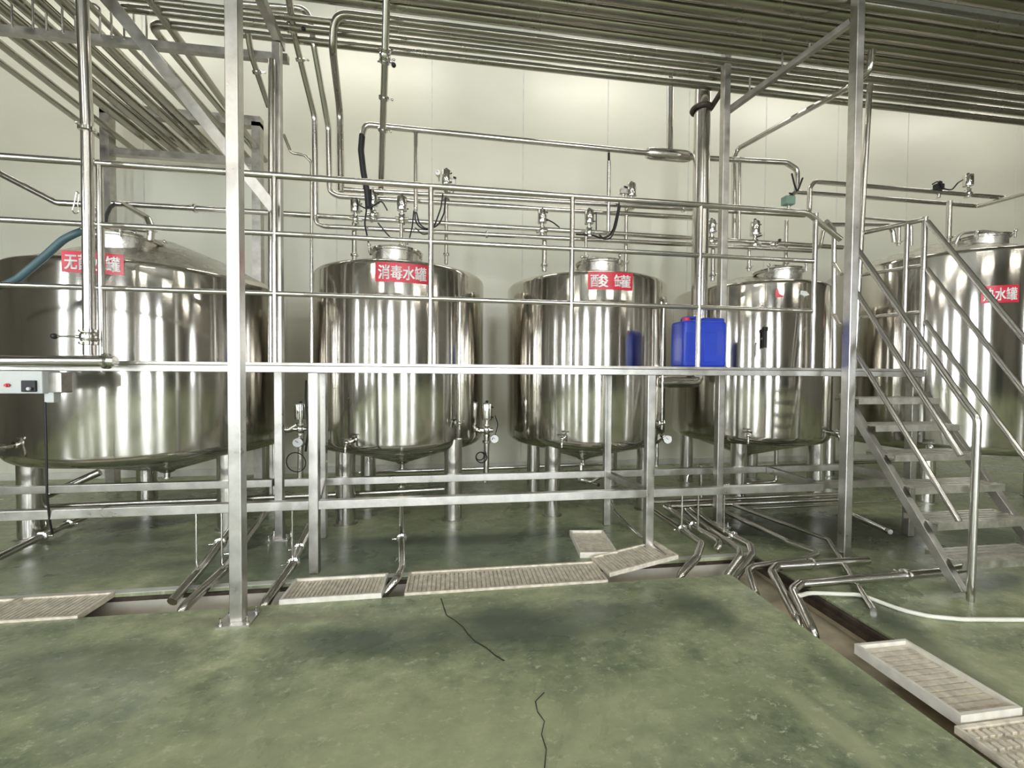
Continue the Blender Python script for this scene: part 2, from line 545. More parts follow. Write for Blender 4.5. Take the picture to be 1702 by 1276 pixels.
def tap(parent, tank, px, py, size=1.0):
    cx, cy, r = tank
    p = on_cyl(px, py, cx, cy, r); d = Vector((p.x-cx, p.y-cy, 0)).normalized()
    t = Vector((-d.y, d.x, 0)); z = Vector((0, 0, 1))
    m = MB(); k = size
    m.tube([p-d*.01, p+d*.07*k], .013*k); m.lathe([(.026*k, 0), (.026*k, .012*k)], p+d*.02*k, d, 14)
    m.ball(p+d*.07*k, .022*k); m.tube([p+d*.07*k, p+d*.09*k-z*.05*k, p+d*.09*k-z*.08*k], .011*k, .02)
    o = m.build('sample_tap', CHROME, parent)
    h = MB(); h.tube([p+d*.07*k, p+d*.075*k+z*.035*k], .008*k); h.tube([p+d*.075*k+z*.035*k-t*.05*k, p+d*.075*k+z*.035*k+t*.035*k], .007*k, n=8)
    h.build('tap_handle', CHROME, o)


def gauge_tube(parent, tank, px, y0, y1, cross=.05):
    cx, cy, r = tank
    p = on_cyl(px, (y0+y1)/2, cx, cy, r); d = Vector((p.x-cx, p.y-cy, 0)).normalized(); t = Vector((-d.y, d.x, 0))
    zt = on_cyl(px, y0, cx, cy, r).z; zb = on_cyl(px, y1, cx, cy, r).z
    c = Vector((p.x, p.y, 0))+d*.06
    o = MB().tube([c+Vector((0, 0, zb-.06)), c+Vector((0, 0, zt))], .010).build('sight_tube', CHROME, parent)
    for z in (zb, zt):
        m = MB(); b = Vector((p.x, p.y, z))
        m.tube([b-d*.01, b+d*.075], .013); m.lathe([(.026, 0), (.026, .012)], b+d*.015, d, 14)
        m.ball(b+d*.06, .02); m.tube([b+d*.06-t*cross, b+d*.06+t*cross], .009, n=8)
        for q in (-1, 1): m.tube([b+d*.06+t*q*cross, b+d*.06+t*q*cross+Vector((0, 0, .025))], .008, n=8)
        m.build('tube_fitting', CHROME, o)


def tank(name_label, cx, cy, r, zb, zt, zc, legs, leg_r=.085, man=(0, -.47), ztip=.42, arm=False, outlet=True):
    e = empty('storage_tank', (cx, cy, 0), name_label, 'tank', 'steel storage tanks')
    rb = .10
    sh = [(r-rb*(1-math.sin(a)), zb+rb*(1-math.cos(a))) for a in (.25, .6, .95, 1.3, PI/2)]
    sh = [(r-rb+rb*math.sin(a), zb+rb-rb*math.cos(a)) for a in (0.15, .5, .85, 1.2, PI/2)]
    sh += [(r, zt-.05), (r-.006, zt-.025), (r-.022, zt-.007), (r-.05, zt)]
    MB().lathe(sh, (cx, cy, 0), n=128, cap=False).build('shell', TANK, e)
    MB().lathe([(r-.052, zt-.002), (r*.55, zt+(zc-zt)*.52), (.10, zc-.01), (.02, zc)], (cx, cy, 0), n=96).build('top_cone', CONE, e)
    MB().lathe([(.05, ztip), (.07, ztip+.02), (r*.5, ztip+(zb-ztip)*.58), (r-rb+.012, zb+.004)], (cx, cy, 0), n=96).build('bottom_cone', CONE, e)
    for lx, ly in legs:
        h = zb+.03
        lo = MB().lathe([(leg_r, 0.012), (leg_r, h+.08)], (lx, ly, 0), n=32).build('leg', PIPE, e)
        MB().lathe([(leg_r+.02, 0.0), (leg_r+.02, .008), (leg_r+.002, .014)], (lx, ly, 0), n=32).build('foot_plate', DULL, lo)
    # manhole on the cone, towards the walkway
    mx, my = cx+man[0], cy+man[1]
    d = math.hypot(*man)
    zm = zt+(zc-zt)*(1-d/r)
    neck = MB().lathe([(.215, zm-.08), (.215, zm+.035), (.235, zm+.038), (.235, zm+.05)], (mx, my, 0), n=48).build('manhole', CONE, e)
    lid = MB().lathe([(.240, zm+.0505), (.245, zm+.062), (.225, zm+.071), (.16, zm+.083), (.06, zm+.089), (.01, zm+.09)], (mx, my, 0), n=48).build('manhole_lid', TANK, neck)
    hb = MB()
    hb.tube([(mx-.09, my-.02, zm+.082), (mx-.09, my-.02, zm+.12), (mx+.09, my-.02, zm+.12), (mx+.09, my-.02, zm+.082)], .010, .03)
    hb.build('lid_handle', CHROME, neck)
    for k in range(4):
        a = -PI/2+.5+k*PI/2
        q = Vector((mx+.255*math.cos(a), my+.255*math.sin(a), zm+.015))
        MB().tube([q, q+Vector((0, 0, .07))], .009).ball(q+Vector((0, 0, .075)), .018).build('lid_bolt', CHROME, neck)
    if arm:
        MB().tube([(mx-.27, my+.05, zm+.0), (mx-.25, my+.02, zm+.12), (mx+.0, my-.02, zm+.145), (mx+.2, my-.05, zm+.125)], .016, .08).build('lid_arm', DULL, neck)
    if outlet:
        MB().lathe([(.042, ztip-.06), (.042, ztip-.05), (.026, ztip-.05), (.026, ztip+.01)], (cx, cy, 0), n=20).build('outlet', CHROME, e)
    return e


T1 = (-2.74, 4.35, 1.02); T2 = (-.553, 4.50, .861); T3 = (1.458, 4.50, .874); T4 = (3.486, 4.50, .829); T5 = (5.95, 4.40, 1.08)
Z2 = dict(zb=.66, zt=2.375, zc=2.58)


def box_legs(cx, cy, hx, hy): return [(cx+a*hx, cy+b*hy) for a, b in ((-1, -1), (1, -1), (-1, 1), (1, 1))]


t1 = tank('largest steel tank at the left, its red sticker reading 无菌水罐', *T1, .665, 2.215, 2.62, [(-3.49, 3.92), (-1.98, 3.92), (-3.25, 4.85), (-2.0, 4.9)], .088, arm=True)
sign(t1, T1, '无菌水罐', 103, 206, 419, 454)
tap(t1, T1, 15, 742, 1.2)
t2 = tank('steel tank with the red sticker reading 消毒水罐', *T2, Z2['zb'], Z2['zt'], Z2['zc'], box_legs(-.50, 4.42, .49, .50), .085)
sign(t2, T2, '消毒水罐', 624, 713, 437, 469)
tap(t2, T2, 585, 733); gauge_tube(t2, T2, 757, 497, 702)
t3 = tank('steel tank with the red sticker reading 酸 罐', *T3, Z2['zb'], Z2['zt']-.02, Z2['zc']-.02, [(.96, 3.92), (1.95, 3.98), (.93, 4.75), (1.95, 4.9)], .078)
sign(t3, T3, '酸 罐', 977, 1051, 452, 481)
tap(t3, T3, 938, 727); gauge_tube(t3, T3, 1092, 508, 702)
t4 = tank('steel tank behind the blue jerrycan, scraps of sticker left on it', *T4, Z2['zb'], Z2['zt']-.01, Z2['zc'], box_legs(3.50, 4.50, .47, .50), .08)
tap(t4, T4, 1243, 722); tap(t4, T4, 1378, 718)
t5 = tank('tall steel tank behind the staircase, its red sticker reading 热水罐', *T5, .575, 2.72, 3.05, box_legs(5.95, 4.45, .76, .60), .088, arm=True)
sign(t5, T5, '热水罐', 1630, 1693, 474, 503)
tap(t5, T5, 1545, 742, 1.2)


def scrap(parent, tank_, pts, mat, label):
    cx, cy, r = tank_; m = MB()
    front = []; back = []
    for q in pts:
        p = on_cyl(*q, cx, cy, r); d = Vector((p.x-cx, p.y-cy, 0)).normalized()
        front.append(p+d*.004); back.append(p+d*.001)
    n = len(pts); m.v += front+back
    m.f.append(tuple(range(n))); m.f.append(tuple(reversed(range(n, 2*n))))
    for k in range(n): m.f.append((k, (k+1) % n, n+(k+1) % n, n+k))
    o = m.build('sticker_scrap', mat, parent, smooth=False); o['label'] = label


scrap(t4, T4, [(1291, 477), (1294, 483), (1295, 488), (1302, 492), (1301, 494), (1289, 494), (1288, 487)], RED, 'torn red scrap of sticker')
scrap(t4, T4, [(1331, 483), (1340, 484), (1345, 490), (1338, 492), (1330, 489)], WHITE, 'torn white scrap of sticker')
# black handled tap on the fourth tank
p = on_cyl(1268, 562, *T4); d = Vector((p.x-T4[0], p.y-T4[1], 0)).normalized()
m = MB(); m.tube([p-d*.01, p+d*.09], .014); m.tube([p+d*.08+Vector((0, 0, .07)), p+d*.08-Vector((0, 0, .10))], .020)
bt = m.build('drain_tap', BLACK, t4); bt['label'] = 'black tap'
MB().box(p+d*.09+Vector((0, 0, .085)), (.05, .03, .04)).build('tap_handle', BLACK, bt, bevel=.005)
p2 = on_cyl(1256, 585, *T4); d2 = Vector((p2.x-T4[0], p2.y-T4[1], 0)).normalized()
MB().tube([p2-d2*.01+Vector((0, 0, .09)), p2+d2*.05+Vector((0, 0, .09)), p2+d2*.05-Vector((0, 0, .05))], .006, .02).build('sight_tube', CHROME, t4)

# ------------------------------------------------------------------ walkway platform
DZ0, DZ1 = 1.385, 1.452
YF, YB = 3.0, 3.6
e = empty('walkway_platform', (0, YF, 0), 'long steel walkway on square legs in front of the tanks', 'platform')
XL = -3.9
fb = MB(); fb.span(XL, 3.98, YF-.03, YF+.02, DZ0, DZ1-.022); fb.build('edge_beam', SATIN, e, smooth=False, bevel=.003)
fb = MB(); fb.span(XL, 3.98, YF-.036, YF+.03, DZ1-.021, DZ1); fb.build('edge_strip', DULL, e, smooth=False, bevel=.002)
dk = MB()
for x0, x1, y1 in ((XL, -1.401, 3.29), (-1.40, 2.375, YB-.031), (2.376, 2.449, 3.41), (2.45, 3.98, YB-.031)): dk.span(x0, x1, YF+.031, y1, DZ1-.02, DZ1-.004)
dk.build('deck', TREAD, e, smooth=False)
fb = MB(); fb.span(-1.40, 3.98, YB-.03, YB+.02, DZ0, DZ1); fb.build('edge_beam', SATIN, e, smooth=False)
for x in (-.954, 1.492):
    MB().span(x-.031, x+.031, YF-.06, YF-.001, 0.002, DZ0-.001).build('leg', SATIN, e, smooth=False, bevel=.004)
for x in (-1.09, 1.395, 2.36):
    if x < 2: MB().span(x-.03, x+.03, YB-.03, YB+.03, 0.002, DZ0-.001).build('leg', SATIN, e, smooth=False, bevel=.004)
MB().span(3.90, 3.96, YF+.0, YF+.06, 0.002, DZ0-.001).build('leg', DULL, e, smooth=False, bevel=.004)
LZ0, LZ1 = .445, .505
for x0, x1 in ((XL, -.986), (-.922, 1.46), (1.524, 3.0)):
    MB().span(x0, x1, YF-.056, YF-.005, LZ0, LZ1).build('lower_beam', SATIN, e, smooth=False, bevel=.003)
for x0, x1 in ((XL, -1.48), (-1.385, -1.121), (-1.059, 1.364), (1.426, 3.9)):
    MB().span(x0, x1, YB-.025, YB+.025, LZ0, LZ1).build('lower_beam', SATIN, e, smooth=False, bevel=.003)
for xa, xb in ((-.954, -1.09), (1.492, 1.395), (3.03, 3.03)):
    MB().bar((xa, YF-.004, LZ0+.03), (xb, YB-.03, LZ0+.03), .05, .055).build('cross_beam', SATIN, e, smooth=False)
MB().span(3.05, 3.9, YF, YF+.05, LZ0, LZ1).build('lower_beam', DULL, e, smooth=False)
MB().span(3.905, 3.955, YF+.061, YB-.026, LZ0, LZ1).build('cross_beam', DULL, e, smooth=False)
# railing: three rails, posts and the curled end
RZ = (2.715, 2.325, 1.92)
RY = YF-.005
rr = MB(); rr.tube([(-4.2, RY, RZ[0]-.0), (2.84, RY, RZ[0]), P(1397, 398, Y=RY)], .0215, .22); rr.build('top_rail', PIPE, e)
for z in RZ[1:]:
    MB().tube([(-4.2, RY, z), (2.9, RY, z)], .018).build('rail', PIPE, e)
for px, py in ((168, 430), (457, 450), (716, 460), (950, 470), (1162, 480), (1353, 480)):
    x = P(px, py, Y=RY).x
    MB().tube([(x, RY, DZ1-.002), (x, RY, RZ[0])], .019).build('rail_post', PIPE, e)
# loop at the head of the stairs
q = P(1386, 381, Y=3.12); m = MB().tube([P(1386, 618, Y=3.12), q, P(1374, 368, Y=3.02)], .018, .05); m.build('rail_post', PIPE, e)
MB().tube([P(1386, 437, Y=3.12), P(1399, 456, Y=2.95)], .014).build('rail', PIPE, e)
MB().tube([P(1386, 522, Y=3.12), P(1396, 540, Y=2.95)], .014).build('rail', PIPE, e)
# landing guard on the far side of the stair head
ca = Vector((3.97, 3.0, 0)); cb = Vector((3.74, 3.45, 0))
for k, z in enumerate((2.73, 2.34, 1.94)):
    a = ca+Vector((0, 0, z)); b = cb+Vector((0, 0, z))
    MB().tube([a, b], .020 if k == 0 else .016).build('top_rail' if k == 0 else 'rail', PIPE, e)
MB().tube([ca+Vector((0, 0, DZ1-.002)), ca+Vector((0, 0, 2.75))], .020).build('rail_post', PIPE, e)
for s in (.22, 1.0):
    w = ca.lerp(cb, s); MB().tube([w+Vector((0, 0, DZ1-.002)), w+Vector((0, 0, 2.73))], .018).build('rail_post', PIPE, e)
# thin hanger rods down to the drain pipes
for px, py in ((327, 948), (369, 946), (486, 936), (666, 872), (1133, 878), (1160, 880), (1203, 884)):
    b = P(px, py, Y=YF-.03); t = Vector((b.x, b.y, LZ0+.002))
    MB().tube([t, b], .0065, n=8).build('hanger_rod', PIPE, e)

# ------------------------------------------------------------------ staircase
SX0, SX1 = 3.17, 3.95
s = empty('staircase', (3.56, 2.1, 0), 'steep steel staircase with tube handrails at the right', 'staircase')


def stringer_y(z): return 2.10+.92*z/1.32


for x in (SX0, SX1):
    m = MB(); m.bar((x, stringer_y(0)+.03, .03), (x, stringer_y(1.23), 1.25), .05, .055); m.build('stringer', SATIN if x == SX0 else DULL, s, smooth=False, bevel=.003)
for k in range(6):
    z = 1.21-.20*k
    y = stringer_y(z)
    m = MB(); m.span(SX0+.012, SX1-.012, y-.11, y+.10, z-.006, z+.002); m.span(SX0+.012, SX1-.012, y-.114, y-.108, z-.045, z+.004); m.span(SX0+.012, SX1-.012, y+.096, y+.10, z-.035, z-.006)
    for q in range(5): m.span(SX0+.03, SX1-.03, y-.09+q*.04, y-.078+q*.04, z+.002, z+.006)
    m.build('tread', TREAD, s, smooth=False)
base = Vector((SX0-.005, 2.08, 0.0))
top = P(1601, 668, X=SX0)
newel = MB().tube([P(1421, 409, X=SX0-.02), top+Vector((0, .02, .04)), Vector((SX0-.005, 2.075, top.z-.1)), base], .0195, .09).build('handrail', PIPE, s)
for a, b in (((1415, 472), (1597, 757)), ((1411, 566), (1594, 866))):
    MB().tube([P(*a, X=SX0-.02), P(*b, X=SX0-.004)], .017).build('rail', PIPE, s)
for k, (a, b) in enumerate((((1541, 368), (1702, 563)), ((1540, 446), (1702, 651)), ((1537, 533), (1702, 759)))):
    pa = P(*a, X=SX1+.02); pb = P(*b, X=SX1+.02)
    pb = pa+(pb-pa)*1.55
    if k == 0: MB().tube([pa, pb, Vector((SX1+.02, pb.y-.06, pb.z-.2)), Vector((SX1+.02, pb.y-.06, 0.0))], .0195, .08).build('handrail', PIPE, s); yy = pb.y-.06
    else:
        dd = (pb-pa); tt = (yy-pa.y)/dd.y
        MB().tube([pa, pa+dd*tt], .017).build('rail', PIPE, s)


# ------------------------------------------------------------------ posts and braces carrying the overhead rack
def square_post(x, y, z1, w, label, plate=True, mat=SATIN, z0=0.0):
    e = empty('support_post', (x, y, z0), label, 'post', 'square posts under the pipe rack')
    MB().span(x-w/2, x+w/2, y-w/2, y+w/2, z0+.008, z1).build('tube', mat, e, smooth=False, bevel=.005)
    if plate:
        b = MB().span(x-.085, x+.085, y-.07, y+.07, z0+0.0, z0+.010).build('base_plate', mat, e, smooth=False)
        for sx in (-1, 1):
            for sy in (-1, 1):
                c = (x+sx*.068, y+sy*.05, z0+.01)
                MB().lathe([(.012, 0), (.012, .012), (.006, .012), (.006, .035)], c, n=8).build('bolt', CHROME, e)
    return e


square_post(-1.187, 2.44, 6.98, .066, 'front square post bolted to the open green floor, nearest the camera')
square_post(-1.437, 3.62, 4.05, .062, 'square post behind the walkway between the first two tanks')
square_post(2.412, 3.45, 4.3, .062, 'square post beside the thick vent pipe, behind the blue jerrycan', mat=DULL)
square_post(2.918, 2.682, 6.98, .062, 'square post at the head of the stairs', plate=False)

b = empty('diagonal_brace', (-1.47, 3.5, 2.7), 'long pale flat brace slanting up to the left behind the front post', 'brace')
MB().bar(P(162, -25, Y=3.50), P(456, 348, Y=3.50), .03, .085, up=(0, 0, 1)).build('bar', SATIN, b, smooth=False, bevel=.003)

b = empty('rack_crossbar', (-2.6, 3.75, 4.0), 'dark square crossbar under the pipe bundle at upper left', 'crossbar')
MB().bar((-6.5, 3.75, 4.0), (-1.40, 3.75, 4.03), .05, .06).build('bar', DULL, b, smooth=False)
for x in (-3.62, -3.43, -3.2, -3.0, -2.83, -2.66, -2.5):
    m = MB(); m.tube([(x-.045, 3.72, 4.03), (x-.045, 3.72, 4.25), (x, 3.72, 4.285), (x+.045, 3.72, 4.25), (x+.045, 3.72, 4.03)], .007, .03, n=8)
    m.build('pipe_hook', DULL, b)
b = empty('rack_crossbar', (-1.5, 2.6, 4.1), 'dark square arm running from the tall post towards the camera overhead', 'crossbar')
MB().bar((-1.437, 3.7, 4.09), (-1.30, 2.0, 4.09), .06, .07).build('bar', DULL, b, smooth=False)

b = empty('slanted_strut', (2.412, 3.45, 3.9), 'slanted strut with pipe hooks joining the two posts under the rack at right', 'strut')
MB().bar(P(1211, 184, Y=3.45), P(1413, 38, Y=2.72), .045, .045).build('bar', DULL, b, smooth=False)
for px, py, Y in ((1246, 158, 3.36), (1300, 118, 3.24), (1345, 86, 3.1), (1395, 48, 2.98)):
    q = P(px, py, Y=Y); MB().tube([q, q+Vector((0, 0, .16))], .008, n=8).build('pipe_hook', DULL, b)
b = empty('rack_clamp', (2.42, 3.7, 3.9), 'dark clamp band holding the vent pipe to the post', 'clamp')
zc = P(1167, 181, Y=3.85).z
MB().torus((2.44, 3.86, zc), .088, .022, n=28).build('band', DARKIRON, b)
MB().bar((2.44+.08, 3.82, zc), (2.412+.035, 3.485, zc), .03, .045).build('bar', DARKIRON, b, smooth=False)

# frame near the white wall under the bundle
b = empty('wall_frame', (-3.4, 5.6, 2.4), 'square tube frame by the white wall carrying the far end of the pipe bundle', 'frame')
fx0, fx1 = -4.13, -2.46
MB().span(fx0-.05, fx0+.05, 5.55, 5.65, 0.002, 4.5).build('frame_post', DULL, b, smooth=False)
MB().span(fx1-.05, fx1+.05, 5.55, 5.65, 0.002, 4.5).build('frame_post', DULL, b, smooth=False)
MB().span(fx0-.05, fx1+.05, 5.55, 5.65, 4.45, 4.57).build('crossbar', DULL, b, smooth=False)
MB().span(fx0+.051, fx1-.051, 5.56, 5.64, 3.98, 4.06).build('crossbar', DULL, b, smooth=False)

# ------------------------------------------------------------------ pipes
def pipe(name, pts, r, label, cat='pipe', group=None, mat=PIPE, bend=.09, ferr=(), n=14):
    """one run of pipe with clamp ferrules at the given fractions"""
    o = MB().tube(pts, r, bend, n=n).build(name, mat)
    tag(o, label, cat, group)
    pts = [Vector(p) for p in pts]
    ln = [(b-a).length for a, b in zip(pts, pts[1:])]; tot = sum(ln)
    for f in ferr:
        q = f*tot
        for a, b_, l in zip(pts, pts[1:], ln):
            if q <= l:
                c = a.lerp(b_, q/l); ax = (b_-a).normalized(); break
            q -= l
        m = MB(); m.lathe([(r+.001, -.016), (r+.014, -.010), (r+.014, .010), (r+.001, .016)], c, ax, 18)
        u, v = frame_of(ax); m.tube([c+u*(r+.012), c+u*(r+.038)], .006, n=8); m.ball(c+u*(r+.04), .010, 8)
        m.build('clamp', CHROME, o)
    return o


ORD = ['first', 'second', 'third', 'fourth', 'fifth', 'sixth', 'seventh', 'eighth', 'ninth', 'tenth', 'eleventh', 'twelfth', 'thirteenth', 'fourteenth', 'fifteenth']
G = 'overhead pipes of the rack'
RZ_ = 4.2
rackY = [(3.75, .031, -2.46), (3.625, .030, -2.62), (3.525, .024, -2.79), (3.435, .034, None), (3.30, .040, -2.96), (3.20, .040, -3.13), (3.09, .044, -3.30), (2.98, .046, -3.47), (2.865, .050, -3.64), (2.765, .048, None), (2.595, .050, None), (2.485, .050, None), (2.38, .052, None)]
for k, (y, r, xe) in enumerate(rackY):
    lab = '%s overhead rack pipe counted from the white wall' % ORD[k]
    if k == 3:
        # turns down behind the walkway
        pts = [(10.9, y, RZ_), (P(556, 45, Y=y).x, y, RZ_), P(553, 82, Y=3.55), P(565, 187, Y=4.15), P(567, 318, Y=4.15)]
        pipe('rack_pipe', pts, .030, 'fourth overhead rack pipe from the white wall, bending down at its left end', 'pipe', G, RACK, .13)
    elif xe is not None:
        z = RZ_
        pts = [(10.9, y, z), (xe, y, z), (xe-.07, 5.9, z)]
        pipe('rack_pipe', pts, r, lab+', turning to the wall at left', 'pipe', G, RACK, .12)
    else:
        pipe('rack_pipe', [(10.9, y, RZ_), (-6.5, y, RZ_)], r, lab, 'pipe', G, RACK)
# bundle running straight to the wall at left
for k, (xa, r) in enumerate(((-4.05, .030), (-3.84, .034), (-2.30, .034))):
    xa2 = xa-.2
    pipe('rack_pipe', [(xa+.12, 2.2, RZ_), (xa2, 5.9, RZ_)], r, ['leftmost pipe of the bundle running back to the wall', 'second pipe from the left in the bundle running back to the wall', 'pipe on the right edge of the bundle running back to the wall'][k], 'pipe', 'pipes running back to the wall', RACK)

for k, (xa, r, lab) in enumerate(((-3.42, .045, 'left'), (-3.06, .055, 'middle'), (-2.72, .045, 'right'))):
    pipe('rack_pipe', [(xa+.08, 2.0, RZ_+.125), (xa-.14, 5.9, RZ_+.125)], r, '%s one of three thick pipes lying on top of the bundle to the wall' % lab, 'pipe', 'pipes running back to the wall', RACK)

# drops from the rack
pipe('drop_pipe', [P(412, 55, Y=3.62), P(418, 92, Y=3.72), P(447, 178, Y=4.0)], .024, 'short slanting pipe vanishing behind the tall post at upper left', 'pipe', 'drop pipes from the rack', ferr=(.5,))
pipe('drop_pipe', [P(478, -25, Y=3.35), P(482, 12, Y=3.45), P(488, 54, Y=3.7), P(523, 195, Y=4.12), P(525, 360, Y=4.2)], .026, 'leftmost slanting drop pipe from the rack, with a clamp valve near its top', 'pipe', 'drop pipes from the rack', bend=.12, ferr=(.3,))
pipe('drop_pipe', [P(400, 8, Y=3.75), P(512, 16, Y=3.75), P(521, 72, Y=3.75), P(546, 213, Y=4.15), P(548, 318, Y=4.2), P(562, 326, Y=4.2), P(1150, 362, Y=4.2)], .026, 'drop pipe turning under the top handrail and running right above the tanks', 'pipe', 'drop pipes from the rack', bend=.10)
v4 = pipe('drop_pipe', [P(643, -30, Y=3.05), P(640, 95, Y=3.30), P(633, 322, Y=4.15)], .027, 'slanting drop pipe with a lever valve, in front of the lower rack pipes', 'pipe', 'drop pipes from the rack', bend=.3, ferr=(.28, .46, .62))
pipe('drop_pipe', [P(472, 224, Y=3.9), P(484, 254, Y=3.9), P(507, 258, Y=3.9), P(518, 270, Y=3.9), P(518, 600, Y=3.9), P(518, 760, Y=3.9)], .013, 'thin crooked tube beside the tall post, running down between two tanks', 'pipe', 'drop pipes from the rack', bend=.05)
pipe('drop_pipe', [P(452, 100, Y=3.56), (P(450, 400, Y=3.56).x, 3.56, DZ1-.004)], .026, 'straight round pipe close beside the tall square post', 'pipe', 'drop pipes from the rack')
pipe('drop_pipe', [P(1114, 120, Y=4.05), P(1113, 262, Y=4.05)], .033, 'short straight drop pipe from the rack to the high cross pipe', 'pipe', 'drop pipes from the rack')
pipe('drop_pipe', [P(1449, 84, Y=3.0), P(1446, 120, Y=3.0), P(1412, 144, Y=3.2), P(1225, 248, Y=4.25), P(1220, 262, Y=4.25), P(1220, 400, Y=4.25)], .026, 'drop pipe with a crooked top slanting left beside the right post', 'pipe', 'drop pipes from the rack', bend=.08)
pipe('drop_pipe', [P(1229, 262, Y=4.05), P(1228, 398, Y=4.05)], .018, 'thin upright tube just right of the square post by the vent pipe', 'pipe', 'drop pipes from the rack')
pipe('drop_pipe', [P(1446, 140, Y=3.35), P(1436, 300, Y=3.35), P(1420, 600, Y=3.35), P(1414, 760, Y=3.35)], .023, 'upright pipe behind the post at the head of the stairs', 'pipe', 'drop pipes from the rack')

# high cross pipe with its black hose
pipe('cross_pipe', [P(602, 226, Y=4.05), P(607, 207, Y=4.05), P(850, 232, Y=4.05), P(1155, 262, Y=4.05), P(1306, 270, Y=4.05), P(1325, 282, Y=4.05), P(1324, 315, Y=4.05)], .027, 'high cross pipe running above the tanks, a black hose at its left end', bend=.07, n=16)
pipe('air_hose', [P(602, 224, Y=4.05), P(600, 250, Y=4.05), P(604, 285, Y=4.05), P(610, 318, Y=4.05), P(613, 345, Y=4.05)], .028, 'thick black hose hanging from the left end of the high cross pipe', 'hose', None, BLACK, .15)
pipe('branch_pipe', [P(691, 220, Y=4.05), P(691, 350, Y=4.05)], .020, 'upright branch hanging from the high cross pipe over the second tank', 'pipe', 'branches of the high cross pipe')
o = pipe('branch_pipe', [P(1012, 268, Y=4.05), P(1011, 384, Y=4.12)], .019, 'upright branch with a black joint hanging over the third tank', 'pipe', 'branches of the high cross pipe')
MB().tube([P(1012, 254, Y=4.05), P(1012, 268, Y=4.05)], .012).build('joint', BLACK, o)
MB().lathe([(.05, -.42), (.06, -.36), (.06, .0), (.045, .06)], P(1113, 258, Y=4.05)+Vector((.17, 0, 0)), (P(1155, 262, Y=4.05)-P(1100, 257, Y=4.05)), 20).build('branch_tee', PIPE, bpy.data.objects['cross_pipe'])['label'] = 'swollen tee'
bt = bpy.data.objects['branch_tee']; bt.parent = bpy.data.objects['cross_pipe']

# header pipes over the tanks
H1 = pipe('header_pipe', [P(188, 338, Y=4.2), P(1400, 411, Y=4.2)], .025, 'long header pipe seen just under the top handrail above all the tanks', 'pipe', 'header pipes over the tanks', ferr=(.09, .3, .62))
H2 = pipe('header_pipe', [P(524, 358, Y=4.15), P(526, 371, Y=4.15), P(540, 376, Y=4.15), P(1352, 417, Y=4.15), P(1363, 408, Y=4.15), P(1368, 384, Y=4.15), P(1376, 373, Y=4.15), P(1478, 374, Y=4.15), P(1484, 385, Y=4.15), P(1486, 402, Y=4.15)], .023, 'lower header pipe with a bent left end below the second drop pipe', 'pipe', 'header pipes over the tanks', bend=.06, ferr=(.25,))
H4 = pipe('header_pipe', [P(572, 315, Y=4.1), P(1338, 358, Y=4.1), P(1345, 350, Y=4.1), P(1346, 312, Y=4.1), P(1354, 302, Y=4.1), P(1672, 329, Y=4.1), P(1716, 316, Y=3.6)], .024, 'header pipe close behind the top handrail, rising at right over the tall tank', 'pipe', 'header pipes over the tanks', bend=.06, ferr=(.4,))
H3 = pipe('header_pipe', [P(1312, 328, Y=4.3), P(1322, 319, Y=4.3), P(1557, 337, Y=4.3), P(1626, 343, Y=4.3), P(1716, 318, Y=3.6)], .024, 'pipe running right from the greenish valve over the tall tank', 'pipe', 'header pipes over the tanks', bend=.06)
pipe('header_pipe', [P(1421, 362, Y=4.2), P(1508, 369, Y=4.2), P(1514, 376, Y=4.2), P(1514, 408, Y=4.2)], .018, 'short pipe behind the stair head over the tall tank', 'pipe', 'header pipes over the tanks')

# nozzles into the tanks
NZ = 'upright nozzle pipes on the tanks'
for px, y0, y1, Y, r, lab in ((589, 372, 428, 4.2, .024, 'upright nozzle pipe at the left of the second tank top'),
                              (742, 330, 434, 4.2, .019, 'thin upright nozzle pipe at the right of the second tank top'),
                              (667, 362, 412, 4.05, .016, 'upright nozzle pipe standing on the lid of the second tank'),
                              (905, 386, 446, 4.2, .026, 'upright nozzle pipe at the left of the third tank top'),
                              (974, 383, 430, 4.06, .016, 'upright nozzle pipe over the lid of the third tank'),
                              (1041, 345, 448, 4.2, .020, 'upright nozzle pipe at the right of the third tank top'),
                              (1185, 404, 462, 4.2, .024, 'upright nozzle pipe between vent pipe and square post'),
                              (1245, 412, 446, 4.2, .018, 'upright nozzle pipe at the left of the fourth tank top'),
                              (1307, 366, 446, 4.25, .020, 'upright nozzle pipe at the right of the fourth tank top'),
                              (1578, 334, 402, 4.1, .026, 'upright nozzle pipe on the tall tank behind the stairs'),
                              (1494, 374, 404, 4.2, .020, 'short nozzle pipe at the left of the tall tank top')):
    a = P(px, y0, Y=Y); b = P(px, y1, Y=Y)
    pipe('nozzle_pipe', [a, (a.x, a.y, b.z-.03)], r, lab, 'pipe', NZ, ferr=(.85,))
pipe('inlet_pipe', [P(207, 340, Y=4.18), P(214, 344, Y=4.1), P(246, 363, Y=3.75), P(252, 378, Y=3.72), P(250, 400, Y=3.72)], .024, 'bent inlet pipe dropping onto the cone of the largest tank', bend=.06, ferr=(.9,))
pipe('air_hose', [P(192, 338, Y=4.2), P(183, 345, Y=4.1), P(177, 358, Y=4.0), P(175, 372, Y=3.9), P(176, 385, Y=3.88)], .014, 'black hose curving from the header onto the lid of the largest tank', 'hose', None, BLACK, .1)
pipe('feed_pipe', [P(-14, 281, Y=3.6), P(95, 337, Y=3.6), P(150, 340, Y=3.6), P(160, 352, Y=3.6), P(160, 400, Y=3.72)], .023, 'slanting feed pipe entering from the left edge above the largest tank', bend=.07)
